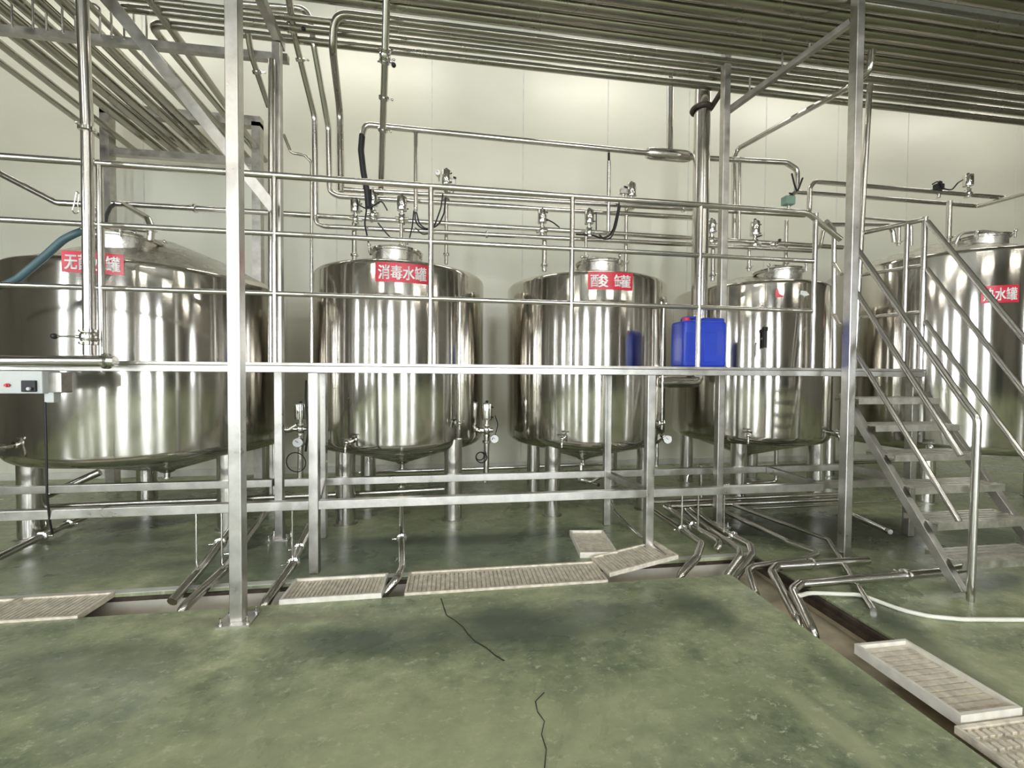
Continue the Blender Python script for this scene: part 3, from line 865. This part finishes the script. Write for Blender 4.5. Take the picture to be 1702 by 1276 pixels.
wl = MB(); c0 = P(126, 340, Y=3.55); wl.tube([P(128, 318, Y=3.55), P(132, 322, Y=3.55), P(129, 340, Y=3.55), P(131, 352, Y=3.55), P(125, 356, Y=3.55), P(120, 350, Y=3.55), P(123, 340, Y=3.55), P(127, 320, Y=3.55)], .004, .02, n=6)
tag(wl.build('wire_loop', PIPE), 'thin wire loop hung on the slanting feed pipe', 'wire')

# thick vent pipe
pipe('vent_pipe', [P(1168, 150, Y=3.86), P(1164, 380, Y=3.86), P(1160, 605, Y=3.86)], .078, 'thick upright vent pipe in front of the fourth tank', 'pipe', n=28)
pipe('elbow_duct', [P(1160, 612, Y=3.86), P(1160, 634, Y=3.86), P(1092, 634, Y=3.86)], .062, 'thick elbow duct below the walkway under the vent pipe', 'pipe', n=24, bend=.09)

# tall pipe with lever valve and the fat horizontal pipe at left
tp = pipe('tall_pipe', [P(136, -20, Y=2.86), P(145, 215, Y=2.86), P(149, 590, Y=2.86)], .030, 'tall pipe with a lever valve standing on the fat pipe at the left', n=20, ferr=(.38,))
fp = pipe('fat_pipe', [P(-40, 600, Y=2.86), P(176, 600, Y=2.86)], .034, 'fat horizontal pipe at knee of the railing at the left edge', n=20)
MB().lathe([(.035, -.01), (.048, 0), (.048, .02), (.035, .03), (.03, .06)], P(174, 600, Y=2.86), (1, 0, 0), 20).build('end_cap', CHROME, fp)


def lever_valve(c, axis, lever, r, label, group, bend_tip=None):
    c = Vector(c); ax = Vector(axis).normalized()
    e = empty('lever_valve', c, label, 'valve', group)
    m = MB(); m.lathe([(r+.002, -.05), (r+.016, -.045), (r+.016, -.03), (r+.006, -.028), (r+.012, -.015), (r+.014, 0), (r+.012, .015), (r+.006, .028), (r+.016, .03), (r+.016, .045), (r+.002, .05)], c, ax, 20)
    m.build('body', CHROME, e)
    lv = Vector(lever); d = lv.normalized()
    h = MB(); h.tube([c+d*r, c+d*(r+.03)], .012); h.tube([c+d*(r+.02), c+lv], .006, n=8)
    ho = h.build('lever', CHROME, e)
    MB().ball(c+lv, .018).build('knob', BLACK, ho)
    u = d.cross(ax)
    b = MB()
    for q in (-1, 1):
        for w in (-.038, .038): b.tube([c+ax*w+u*q*(r+.01), c+ax*w+u*q*(r+.035)], .007, n=8)
    b.build('clamp_bolts', CHROME, e)
    return e


LV = 'manual lever valves'
vc = P(148, 560, Y=2.86)
lever_valve(vc, (0, 0, 1), (-.17, -.02, 0), .031, 'lever valve with black knob low on the tall pipe at left', LV)
a = P(640, 93, Y=3.30); ax = (P(633, 322, Y=4.15)-a)
lever_valve(a, ax, (.07, -.04, -.09), .028, 'lever valve on the slanting drop pipe, its black knob dangling', LV)
a = P(485, 42, Y=3.63); lever_valve(a, P(523, 195, Y=4.12)-a, (.10, -.03, -.04), .027, 'lever valve high on the leftmost drop pipe', LV)
a = P(667, 812, Y=4.42); lever_valve(a, (0, 0, 1), (-.16, -.05, -.02), .027, 'lever valve under the second tank outlet', LV)
a = P(968, 797, Y=4.42); lever_valve(a, (1, 0, -.2), (.17, -.05, -.05), .027, 'lever valve under the third tank outlet', LV)
a = P(1284, 407, Y=4.2); lever_valve(a, (1, 0, 0), (.07, -.02, .05), .02, 'small ball knob valve on the header over the fourth tank', LV)

# ------------------------------------------------------------------ pneumatic valves
def make_pneu(loc, label):
    e = empty('pneumatic_valve', (0, 0, 0), label, 'valve', 'pneumatic valves')
    m = MB(); m.lathe([(.034, 0), (.034, .012), (.022, .014), (.030, .03), (.036, .055), (.030, .08), (.022, .09), (.032, .094), (.032, .106), (.018, .108), (.018, .15)], (0, 0, 0), n=22)
    m.tube([(-.06, 0, .055), (.06, 0, .055)], .022, n=16); m.build('body', CHROME, e)
    a = MB(); a.lathe([(.030, .145), (.046, .148), (.048, .155), (.048, .285), (.046, .292), (.034, .296), (.030, .30)], (0, 0, 0), n=28).build('actuator', CHROME, e)
    MB().lathe([(.014, .3), (.014, .315), (.008, .322)], (0, 0, 0), n=12).build('cap', BLACK, e)
    f = MB(); f.tube([(.045, 0, .17), (.062, 0, .17)], .007, n=8); f.tube([(.045, 0, .26), (.062, 0, .26)], .007, n=8); f.build('air_fitting', BLACK, e)
    e.location = loc
    return e


proto = None
for px, ytop, ybot, Y, lab in ((591, 330, 372, 4.18, 'silver pneumatic valve above the left nozzle of the second tank'),
                               (620, 313, 366, 4.12, 'silver pneumatic valve under the black hose, above the second tank'),
                               (668, 324, 372, 4.05, 'silver pneumatic valve above the lid of the second tank'),
                               (742, 280, 332, 4.18, 'silver pneumatic valve with a round dial rising over the top handrail'),
                               (901, 346, 392, 4.18, 'silver pneumatic valve above the left nozzle of the third tank'),
                               (979, 346, 394, 4.06, 'silver pneumatic valve above the lid of the third tank'),
                               (1049, 302, 348, 4.18, 'silver pneumatic valve rising over the top handrail at the third tank'),
                               (1182, 363, 408, 4.2, 'silver pneumatic valve between vent pipe and square post'),
                               (1254, 364, 415, 4.2, 'silver pneumatic valve above the fourth tank, left of its lid'),
                               (1608, 288, 328, 4.1, 'silver pneumatic valve on the pipe over the tall tank at right'),
                               (500, 667, 722, 4.0, 'silver pneumatic valve low between the largest and second tanks'),
                               (809, 666, 724, 4.2, 'silver pneumatic valve low between the second and third tanks')):
    b = P(px, ybot, Y=Y); t = P(px, ytop, Y=Y)
    if proto is None: o = proto = make_pneu(b, lab)
    else: o = dup(proto); o.location = b; o['label'] = lab
    k = (t.z-b.z)/.318
    o.scale = (max(1.0, min(1.1, k)),)*2+(k,)
    o.rotation_euler = (0, 0, random.uniform(-.6, .6))


def gauge(c, d, r, label):
    c = Vector(c); d = Vector(d).normalized()
    e = empty('pressure_gauge', c, label, 'gauge', 'round pressure gauges')
    MB().lathe([(r*.8, -.02), (r, -.018), (r, .012), (r*.92, .016)], c, d, 28).build('case', CHROME, e)
    MB().lathe([(r*.88, .0165), (r*.88, .018)], c, d, 28).build('dial', DIAL, e)
    u, v = frame_of(d)
    MB().bar(c+d*.0195-u*r*.15, c+d*.0195+(u+v).normalized()*r*.6, .004, .002, up=d).build('needle', BLACK, e, smooth=False)
    MB().tube([c-d*.02, c-d*.05, c-d*.05-Vector((0, 0, .05))], .008, .02, n=8).build('stem', CHROME, e)


gauge(P(728, 288, Y=4.12), (-.15, -1, .1), .030, 'round gauge beside the valve rising over the top handrail')
gauge(P(495, 735, Y=3.9), (.1, -1, 0), .045, 'round white gauge low between the largest and second tanks')
gauge(P(822, 729, Y=4.1), (-.1, -1, 0), .045, 'round white gauge low between the second and third tanks')
gauge(P(1109, 730, Y=3.9), (-.15, -1, 0), .045, 'round gauge low beside the walkway leg under the third tank')

# low valve stems with their pipes
LP = 'upright pipes behind the walkway legs'
pipe('valve_pipe', [P(500, 722, Y=4.0), P(499, 800, Y=4.0)], .026, 'short upright pipe under the low valve by the largest tank', 'pipe', LP, ferr=(.2,))
pipe('valve_pipe', [P(467, 713, Y=4.02), P(482, 714, Y=4.02), P(496, 706, Y=4.0)], .028, 'short bent pipe joining the low valve to the largest tank', 'pipe', LP, bend=.04)
pipe('valve_pipe', [P(809, 722, Y=4.2), P(808, 785, Y=4.2), P(806, 800, Y=4.2)], .030, 'short upright pipe under the low valve between second and third tanks', 'pipe', LP, ferr=(.15,))
pipe('valve_pipe', [P(797, 716, Y=4.22), P(809, 716, Y=4.2)], .026, 'stub pipe joining the low valve to the second tank', 'pipe', LP)
pipe('valve_pipe', [P(1092, 705, Y=3.9), P(1091, 775, Y=3.9)], .020, 'short upright pipe below the sight tube of the third tank', 'pipe', LP)

# green switch box and black positioner heads
def head(px, py, Y, mat, label, w=.09):
    c = P(px, py, Y=Y); e = empty('valve_positioner', c, label, 'valve head', 'box shaped valve heads')
    MB().box(c, (w, w*.7, w*.8)).build('box', mat, e, smooth=False, bevel=.008)
    MB().tube([c-Vector((0, 0, w*.4)), c-Vector((0, 0, w*.4+.09))], .018).build('stem', CHROME, e)
    MB().tube([c+Vector((w*.3, 0, w*.4)), c+Vector((w*.5, 0, w*.7)), c+Vector((w*.1, 0, w*.75))], .009, .02, n=8).build('fitting', BLACK, e)


head(1310, 334, 4.25, GREENBOX, 'greenish valve head beside the right bend of the high cross pipe', .12)
head(1560, 311, 4.1, BLACK, 'black valve head on the pipe over the tall tank', .09)
head(1036, 318, 4.2, DULL, 'grey valve head left of the valve at the third tank', .07)
head(752, 303, 4.22, DULL, 'grey valve head right of the valve with the dial', .07)
head(752, 495, 3.68, CHROME, 'small fitting head on the shell of the second tank', .03) if False else None

# thin black air hoses
AH = 'thin black air hoses'
for pts, Y, r, lab in (([(690, 352), (690, 368), (698, 378), (712, 383), (722, 376), (733, 345), (736, 322)], 4.05, .007, 'air hose sagging from the branch to the valve with the dial'),
                       ([(692, 352), (697, 372), (708, 381), (728, 376), (738, 355), (741, 328)], 4.0, .007, 'second air hose sagging beside the branch over the second tank'),
                       ([(688, 350), (685, 378), (680, 398)], 4.05, .007, 'air hose hanging straight down to the lid of the second tank'),
                       ([(690, 378), (702, 390), (712, 388)], 4.05, .006, 'short looped air hose right of the second tank lid'),
                       ([(607, 325), (609, 350), (606, 372), (612, 400), (616, 424)], 4.05, .008, 'air hose dropping onto the left side of the second tank cone'),
                       ([(628, 370), (640, 385), (652, 398)], 4.0, .007, 'slanting air hose left of the second tank lid'),
                       ([(596, 340), (610, 348), (622, 342), (634, 332), (644, 350)], 4.0, .007, 'air hose linking two valves under the black hose'),
                       ([(908, 364), (920, 370), (930, 378)], 4.1, .007, 'short air hose at the left valve of the third tank'),
                       ([(991, 352), (991, 382)], 4.02, .006, 'straight air hose beside the valve over the third tank lid'),
                       ([(957, 389), (985, 391), (1000, 396), (1012, 393), (1020, 380), (1027, 350), (1030, 330)], 4.05, .010, 'thick air hose looping behind the rails at the third tank'),
                       ([(996, 390), (1004, 398), (1016, 396), (1024, 376), (1031, 342)], 4.0, .008, 'second air hose looping behind the rails at the third tank'),
                       ([(1258, 394), (1266, 391)], 4.1, .008, 'very short air hose at the valve left of the fourth tank lid'),
                       ([(1316, 288), (1320, 305), (1325, 320), (1331, 304), (1334, 296)], 4.0, .009, 'black cable tied in a knot at the bend of the high cross pipe'),
                       ([(1550, 306), (1560, 300), (1568, 314), (1582, 316), (1592, 304), (1600, 299)], 4.05, .008, 'black hose between the two valve heads over the tall tank'),
                       ([(823, 690), (828, 705), (824, 720), (818, 730)], 4.1, .005, 'thin wire curling from the low valve between second and third tanks'),
                       ([(509, 632), (508, 660), (510, 690), (512, 720), (508, 750)], 3.95, .010, 'black cable hanging beside the low valve near the largest tank')):
    pts3 = [P(*p, Y=Y+.02*((i % 3)-1)) for i, p in enumerate(pts)]
    pipe('air_hose', pts3, r, lab, 'hose', AH, BLACK, .12, n=8)
m = MB(); m.torus(P(800, 760, Y=4.15), .055, .006, (0.2, 1, 0.1), n=24, m=6); m.torus(P(798, 758, Y=4.13), .042, .006, (-.2, 1, 0.2), n=24, m=6)
tag(m.build('cable_coil', BLACK), 'coiled thin cable hanging low between second and third tanks', 'cable')
m = MB(); m.torus(P(492, 768, Y=3.92), .09, .005, (0.2, 1, 0.1), n=28, m=6)
tag(m.build('cable_coil', BLACK), 'wide cable loop hanging low beside the largest tank', 'cable')

# ------------------------------------------------------------------ left edge: control box, teal hose
c = P(30, 636, Y=2.86)
e = empty('control_box', (c.x, c.y, P(30, 654, Y=2.86).z), 'grey control box with a black dial and red button under the fat pipe', 'control box')
zt, zb_ = P(30, 616, Y=2.86).z, P(30, 654, Y=2.86).z
x1 = P(70, 636, Y=2.86).x
MB().span(x1-.42, x1, 2.86, 2.98, zb_, zt).build('case', BOXGREY, e, smooth=False, bevel=.006)
qa, qb = P(37, 632, Y=2.855), P(61, 651, Y=2.855)
mo = MB().span(qa.x, qb.x, 2.845, 2.862, qb.z, qa.z).build('meter', BLACK, e, smooth=False, bevel=.004)
q = P(49, 646, Y=2.84); MB().lathe([(.010, 0), (.010, .01)], q, (0, -1, 0), 12).build('knob', BOXGREY, mo)
q = P(13, 640, Y=2.855); MB().lathe([(.012, 0), (.012, .006), (.008, .008), (.008, .016)], q, (0, -1, 0), 16).build('button', RED, e)
e = empty('junction_box', P(88, 636, Y=2.9), 'small grey junction box beside the control box', 'box')
qa, qb = P(76, 618, Y=2.9), P(102, 653, Y=2.9)
MB().span(qa.x, qb.x, 2.9, 2.98, qb.z, qa.z).build('case', DULL, e, smooth=False, bevel=.006)
qa, qb = P(73, 657, Y=2.9), P(89, 669, Y=2.9)
MB().span(qa.x, qb.x, 2.9, 2.95, qb.z, qa.z+.02).build('plug', BOXGREY, e, smooth=False, bevel=.004)
pipe('power_cable', [P(75, 668, Y=2.9), P(77, 740, Y=2.91), P(78, 820, Y=2.92), P(83, 868, Y=2.95), P(87, 886, Y=3.0)], .006, 'thin black cable hanging from the junction box to the floor', 'cable', None, BLACK, .2, n=8)
pipe('hose', [P(137, 384, Y=3.1), P(125, 388, Y=3.08), P(105, 398, Y=3.06), P(72, 428, Y=3.05), P(30, 463, Y=3.05), P(8, 474, Y=3.05), P(-25, 480, Y=3.05)], .022, 'teal hose sagging across the front of the largest tank', 'hose', None, TEAL, .25)

# ------------------------------------------------------------------ blue jerrycan on the walkway
jx0, jx1 = P(1125, 600, Y=3.32).x, P(1196, 600, Y=3.32).x
jy0, jy1 = 3.22, 3.44
z0 = DZ1-.003; z1 = P(1160, 527, Y=3.25).z
e = empty('jerrycan', ((jx0+jx1)/2, (jy0+jy1)/2, z0), 'blue plastic jerrycan standing on the walkway', 'jerrycan')
bm = bmesh.new(); bmesh.ops.create_cube(bm, size=1.0)
for v in bm.verts: v.co = Vector((v.co.x*(jx1-jx0), v.co.y*(jy1-jy0), (v.co.z+.5)*(z1-z0-.03)))
bmesh.ops.bevel(bm, geom=bm.edges[:], offset=.03, segments=4, affect='EDGES', profile=.5)
me = bpy.data.meshes.new('body'); bm.to_mesh(me); bm.free(); me.materials.append(BLUE)
for p_ in me.polygons: p_.use_smooth = True
bo = bpy.data.objects.new('body', me); COL.objects.link(bo); bo.parent = e
cx_, cy_ = (jx0+jx1)/2, (jy0+jy1)/2
# moulded shoulders, a recess and the handle bridge
m = MB(); m.span(cx_-.01, jx1-.01, jy0+.02, jy1-.02, z1-.06, z1-.002); m.build('shoulder', BLUE, e, bevel=.014)
m = MB(); m.tube([(jx0+.04, cy_, z1-.05), (jx0+.06, cy_, z1+.0), (cx_-.02, cy_, z1+.005), (cx_+.01, cy_, z1-.02)], .016, .03); m.build('handle', BLUE, e)
m = MB(); m.lathe([(.03, z1-.05), (.03, z1-.008), (.026, z1-.004)], (jx0+.05, cy_-.06, 0), n=20); m.build('cap', RED, e)
m = MB()
for k in range(2):
    m.span(jx0+.02+k*.165, jx0+.14+k*.165, jy0-.003, jy0+.004, z0+.05, z1-.13)
m.build('moulded_panel', BLUE, e, bevel=.003)

# ------------------------------------------------------------------ floor: drain grates
def grate(x0, x1, y0, y1, z, label, nslat, along='x', tilt=None, rim=.0, mat=GRATE, holes=False):
    c = Vector(((x0+x1)/2, (y0+y1)/2, z))
    e = empty('drain_grate', c, label, 'drain grate', 'steel drain covers')
    hx, hy = (x1-x0)/2, (y1-y0)/2
    rot = tilt or Matrix.Identity(3)

    def put(m, cc, size): m.box(c+rot @ Vector(cc), size, rot)
    fr = MB(); w = .014
    put(fr, (0, -hy+w/2, -.012), (2*hx, w, .030+rim)); put(fr, (0, hy-w/2, -.012), (2*hx, w, .030+rim))
    put(fr, (-hx+w/2, 0, -.012), (w, 2*hy-2*w, .030+rim)); put(fr, (hx-w/2, 0, -.012), (w, 2*hy-2*w, .030+rim))
    fr.build('frame', RIM if rim else mat, e, smooth=False)
    pl = MB(); put(pl, (0, 0, -.018), (2*hx-2*w, 2*hy-2*w, .006)); pl.build('plate', mat, e, smooth=False)
    sl = MB()
    for k in range(nslat):
        t = (k+.5)/nslat*2-1
        if holes:
            mm = max(4, int(2*hy/.035)) if along == 'x' else max(4, int(2*hx/.035))
            for j in range(mm):
                s_ = (j+.5)/mm*2-1
                if along == 'x': put(sl, (t*(hx-w), s_*(hy-w), -.008), (2*hx/nslat*.5, 2*hy/mm*.55, .014))
                else: put(sl, (s_*(hx-w), t*(hy-w), -.008), (2*hx/mm*.55, 2*hy/nslat*.5, .014))
        elif along == 'x': put(sl, (t*(hx-w), 0, -.0125), (2*hx/nslat*.70, 2*hy-2*w, .012))
        else: put(sl, (0, t*(hy-w), -.0135), (2*hx-2*w, 2*hy/nslat*.70, .010))
    sl.build('grating', mat, e, smooth=False)
    return e


grate(-3.35, -2.60, 2.575, 2.835, .010, 'drain cover cut by the left edge of the picture', 14)
grate(-2.585, -2.085, 2.575, 2.835, .012, 'ribbed drain cover at left, beside the uncovered trench', 18)
grate(-1.03, -.44, 2.575, 2.835, .022, 'short drain cover right of the front post', 24, rim=.012)
grate(-.305, 1.02, 2.585, 2.87, .012, 'long ribbed drain cover in the middle of the trench', 44)
tilt = Matrix.Rotation(.17, 3, 'Z') @ Matrix.Rotation(-.09, 3, 'Y')
grate(1.03, 1.60, 2.70, 2.965, .050, 'skewed drain cover lifted at its right end', 20, tilt=tilt)
tz = Matrix.Rotation(-.10, 3, 'Z')
grate(.965, 1.255, 2.94, 3.385, .030, 'loose drain tray lying upside down on the floor', 16, 'y', tz, rim=.02)
grate(2.005, 2.305, 1.335, 1.775, .022, 'shallow drain tray over the right trench', 13, 'y', rim=.020)
grate(1.96, 2.305, .70, 1.325, .004, 'dotted drain cover at the lower right corner', 12, 'y', holes=True)
grate(1.96, 2.305, -.10, .69, .004, 'dotted drain cover beyond the lower right corner', 14, 'y', holes=True)

# ------------------------------------------------------------------ floor pipes
DP = 'drain pipes ending in the trench'


def dip(p): return Vector((p.x-.004, max(p.y-.02, 2.615) if p.x < 1.9 else p.y-.03, -.115))


Zf = .075
pipe('drain_pipe', [P(425, 828, Z=Zf+.03), P(328, 951, Z=Zf), P(286, 1000, Y=2.70)], .030, 'leftmost drain pipe slanting into the trench left of the front post', 'pipe', DP, ferr=(.62,))
pipe('drain_pipe', [P(452, 838, Z=Zf+.03), P(371, 948, Z=Zf), P(302, 1012, Y=2.64), dip(P(302, 1012, Y=2.64))], .030, 'drain pipe reaching the trench just left of the front post', 'pipe', DP, ferr=(.62,))
pipe('drain_pipe', [P(517, 868, Z=Zf+.02), P(487, 938, Z=Zf), P(440, 1003, Y=2.66), dip(P(440, 1003, Y=2.66))], .030, 'drain pipe reaching the trench just right of the front post', 'pipe', DP, ferr=(.45, .65))
pipe('drain_pipe', [P(667, 800, Y=4.45), P(667, 840, Y=4.3), P(667, 880, Z=.09), P(668, 945, Z=.06), P(660, 962, Z=.045), P(638, 988, Y=2.68), dip(P(638, 988, Y=2.68))], .026, 'drain pipe coming straight from under the second tank', 'pipe', DP, bend=.08, ferr=(.62,))
pipe('drain_pipe', [P(1076, 842, Z=.09), P(1134, 880, Z=.085), P(1166, 903, Z=.08), P(1158, 926, Z=.05), P(1130, 956, Y=2.66), dip(P(1130, 956, Y=2.66))], .028, 'first bent drain pipe right of the walkway leg', 'pipe', DP, bend=.06, ferr=(.42,))
pipe('drain_pipe', [P(1106, 842, Z=.09), P(1161, 880, Z=.085), P(1194, 899, Z=.08), P(1196, 906, Z=.06), P(1190, 914, Z=.03)], .028, 'short bent drain pipe ending open above the floor', 'pipe', DP, bend=.04, ferr=(.55,))
pipe('drain_pipe', [P(1140, 848, Z=.09), P(1180, 880, Z=.08), P(1229, 913, Z=.075), P(1230, 924, Z=.06), P(1208, 956, Y=2.68), dip(P(1208, 956, Y=2.68))], .024, 'third bent drain pipe right of the walkway leg', 'pipe', DP, bend=.05)
pipe('drain_pipe', [P(1150, 846, Z=.10), P(1204, 884, Z=.085), P(1247, 906, Z=.08), P(1250, 920, Z=.06), P(1220, 963, Y=2.62), dip(P(1220, 963, Y=2.62))], .028, 'fourth bent drain pipe right of the walkway leg', 'pipe', DP, bend=.05, ferr=(.5,))
pipe('drain_pipe', [P(1205, 850, Z=.08), P(1310, 900, Z=.06), P(1362, 919, Z=.05), P(1335, 930, Z=.05), P(1252, 941, Z=.05), P(1243, 948, Z=.03), P(1258, 990, Z=-.03), dip(P(1258, 990, Z=-.03))], .022, 'drain pipe folding back to the corner of the trenches', 'pipe', DP, bend=.05)
pipe('drain_pipe', [P(1442, 931, Z=.05), P(1290, 941, Z=.06), P(1283, 950, Z=.05), P(1325, 1028, Z=-.05), dip(P(1325, 1028, Z=-.05))], .028, 'elbowed drain pipe entering the cross trench, nearest the corner', 'pipe', DP, bend=.05, ferr=(.35,))
pipe('drain_pipe', [P(1600, 944, Z=.06), P(1562, 951, Z=.05), P(1330, 970, Z=.06), P(1318, 980, Z=.05), P(1350, 1047, Z=-.05), dip(P(1350, 1047, Z=-.05))], .028, 'longer elbowed drain pipe entering the cross trench from under the stairs', 'pipe', DP, bend=.05, ferr=(.28,))
FP = 'pipes lying low behind the walkway'
pipe('floor_pipe', [P(-14, 932, Z=.05), P(90, 881, Z=.05), P(136, 861, Z=.06), P(165, 848, Z=.08)], .026, 'floor pipe with clamps beside the left leg of the largest tank', 'pipe', FP, ferr=(.45, .72))
pipe('floor_pipe', [P(50, 842, Y=4.06), P(360, 830, Y=4.06), P(592, 820, Y=4.06), P(745, 812, Y=4.06)], .022, 'straight pipe behind the lower beams from first to second tank', 'pipe', FP)
pipe('floor_pipe', [P(597, 785, Y=5.4), P(860, 776, Y=5.4), P(1010, 770, Y=5.4)], .026, 'straight pipe low along the white wall behind the second tank', 'pipe', FP)
pipe('floor_pipe', [P(48, 836, Y=4.15), P(166, 784, Y=4.32)], .035, 'thick slanting pipe under the largest tank', 'pipe', FP)
pipe('floor_pipe', [P(1012, 826, Z=.16), P(1022, 850, Z=.05), P(1062, 890, Z=.035), P(1100, 912, Z=.03)], .014, 'thin pipe running along the floor to the walkway leg', 'pipe', FP, bend=.08)
pipe('floor_pipe', [P(1080, 834, Y=3.72), P(1270, 826, Y=3.72), P(1400, 820, Y=3.72)], .020, 'straight bright pipe low behind the right walkway leg', 'pipe', FP)
pipe('floor_pipe', [P(1114, 841, Y=3.66), P(1270, 835, Y=3.66), P(1400, 829, Y=3.66)], .024, 'second straight pipe low behind the right walkway leg', 'pipe', FP)
pipe('floor_pipe', [P(1250, 845, Z=.07), P(1390, 838, Z=.07), P(1490, 831, Z=.07)], .012, 'thin straight pipe low in front of the fourth tank legs', 'pipe', FP)
pipe('floor_pipe', [P(1210, 836, Z=.12), P(1272, 859, Z=.10), P(1376, 896, Z=.07), P(1452, 1014, Z=.012)], .017, 'thin angled tube lying past the post to the cross trench', 'pipe', FP, bend=.05)
pipe('floor_pipe', [P(1403, 850, Z=.22), P(1470, 880, Z=.08), P(1480, 884, Z=.08)], .022, 'slanting pipe behind the foot of the stairs', 'pipe', FP)
pipe('floor_pipe', [P(1165, 772, Y=4.0), P(1165, 868, Y=4.0)], .020, 'short upright pipe under the fourth tank', 'pipe', FP)
pipe('floor_pipe', [P(1141, 800, Y=3.75), P(1143, 788, Y=3.75), P(1163, 783, Y=3.75), P(1200, 788, Y=4.0)], .018, 'small hooked pipe under the vent elbow', 'pipe', FP, bend=.04)
pipe('floor_pipe', [P(1000, 790, Y=4.35), P(985, 800, Y=4.4), P(966, 800, Y=4.45), P(966, 770, Y=4.5)], .022, 'bent outlet pipe under the third tank', 'pipe', FP, bend=.05)
pipe('floor_pipe', [P(1290, 745, Y=4.5), P(1290, 800, Y=4.5), P(1200, 806, Y=4.5)], .024, 'bent outlet pipe under the fourth tank', 'pipe', FP, bend=.06)
pipe('floor_pipe', [P(1190, 778, Y=5.2), P(1500, 765, Y=5.2)], .026, 'straight pipe low along the white wall behind the fourth tank', 'pipe', FP)
pipe('pipe_stub', [P(1074, 898, Z=.07), P(1090, 912, Z=.06), P(1107, 925, Z=.05)], .017, 'short clamped pipe stub at the foot of the walkway leg, behind the skewed drain cover', ferr=(.25,))
pipe('hose', [P(1328, 990, Z=.05), P(1345, 985, Z=.03), P(1430, 988, Z=.013), P(1462, 1000, Z=.013), P(1500, 1014, Z=.013), P(1545, 1024, Z=.013), P(1600, 1029, Z=.013), P(1760, 1030, Z=.013)], .012, 'white hose lying on the floor at the right', 'hose', None, WHITEHOSE, .2)
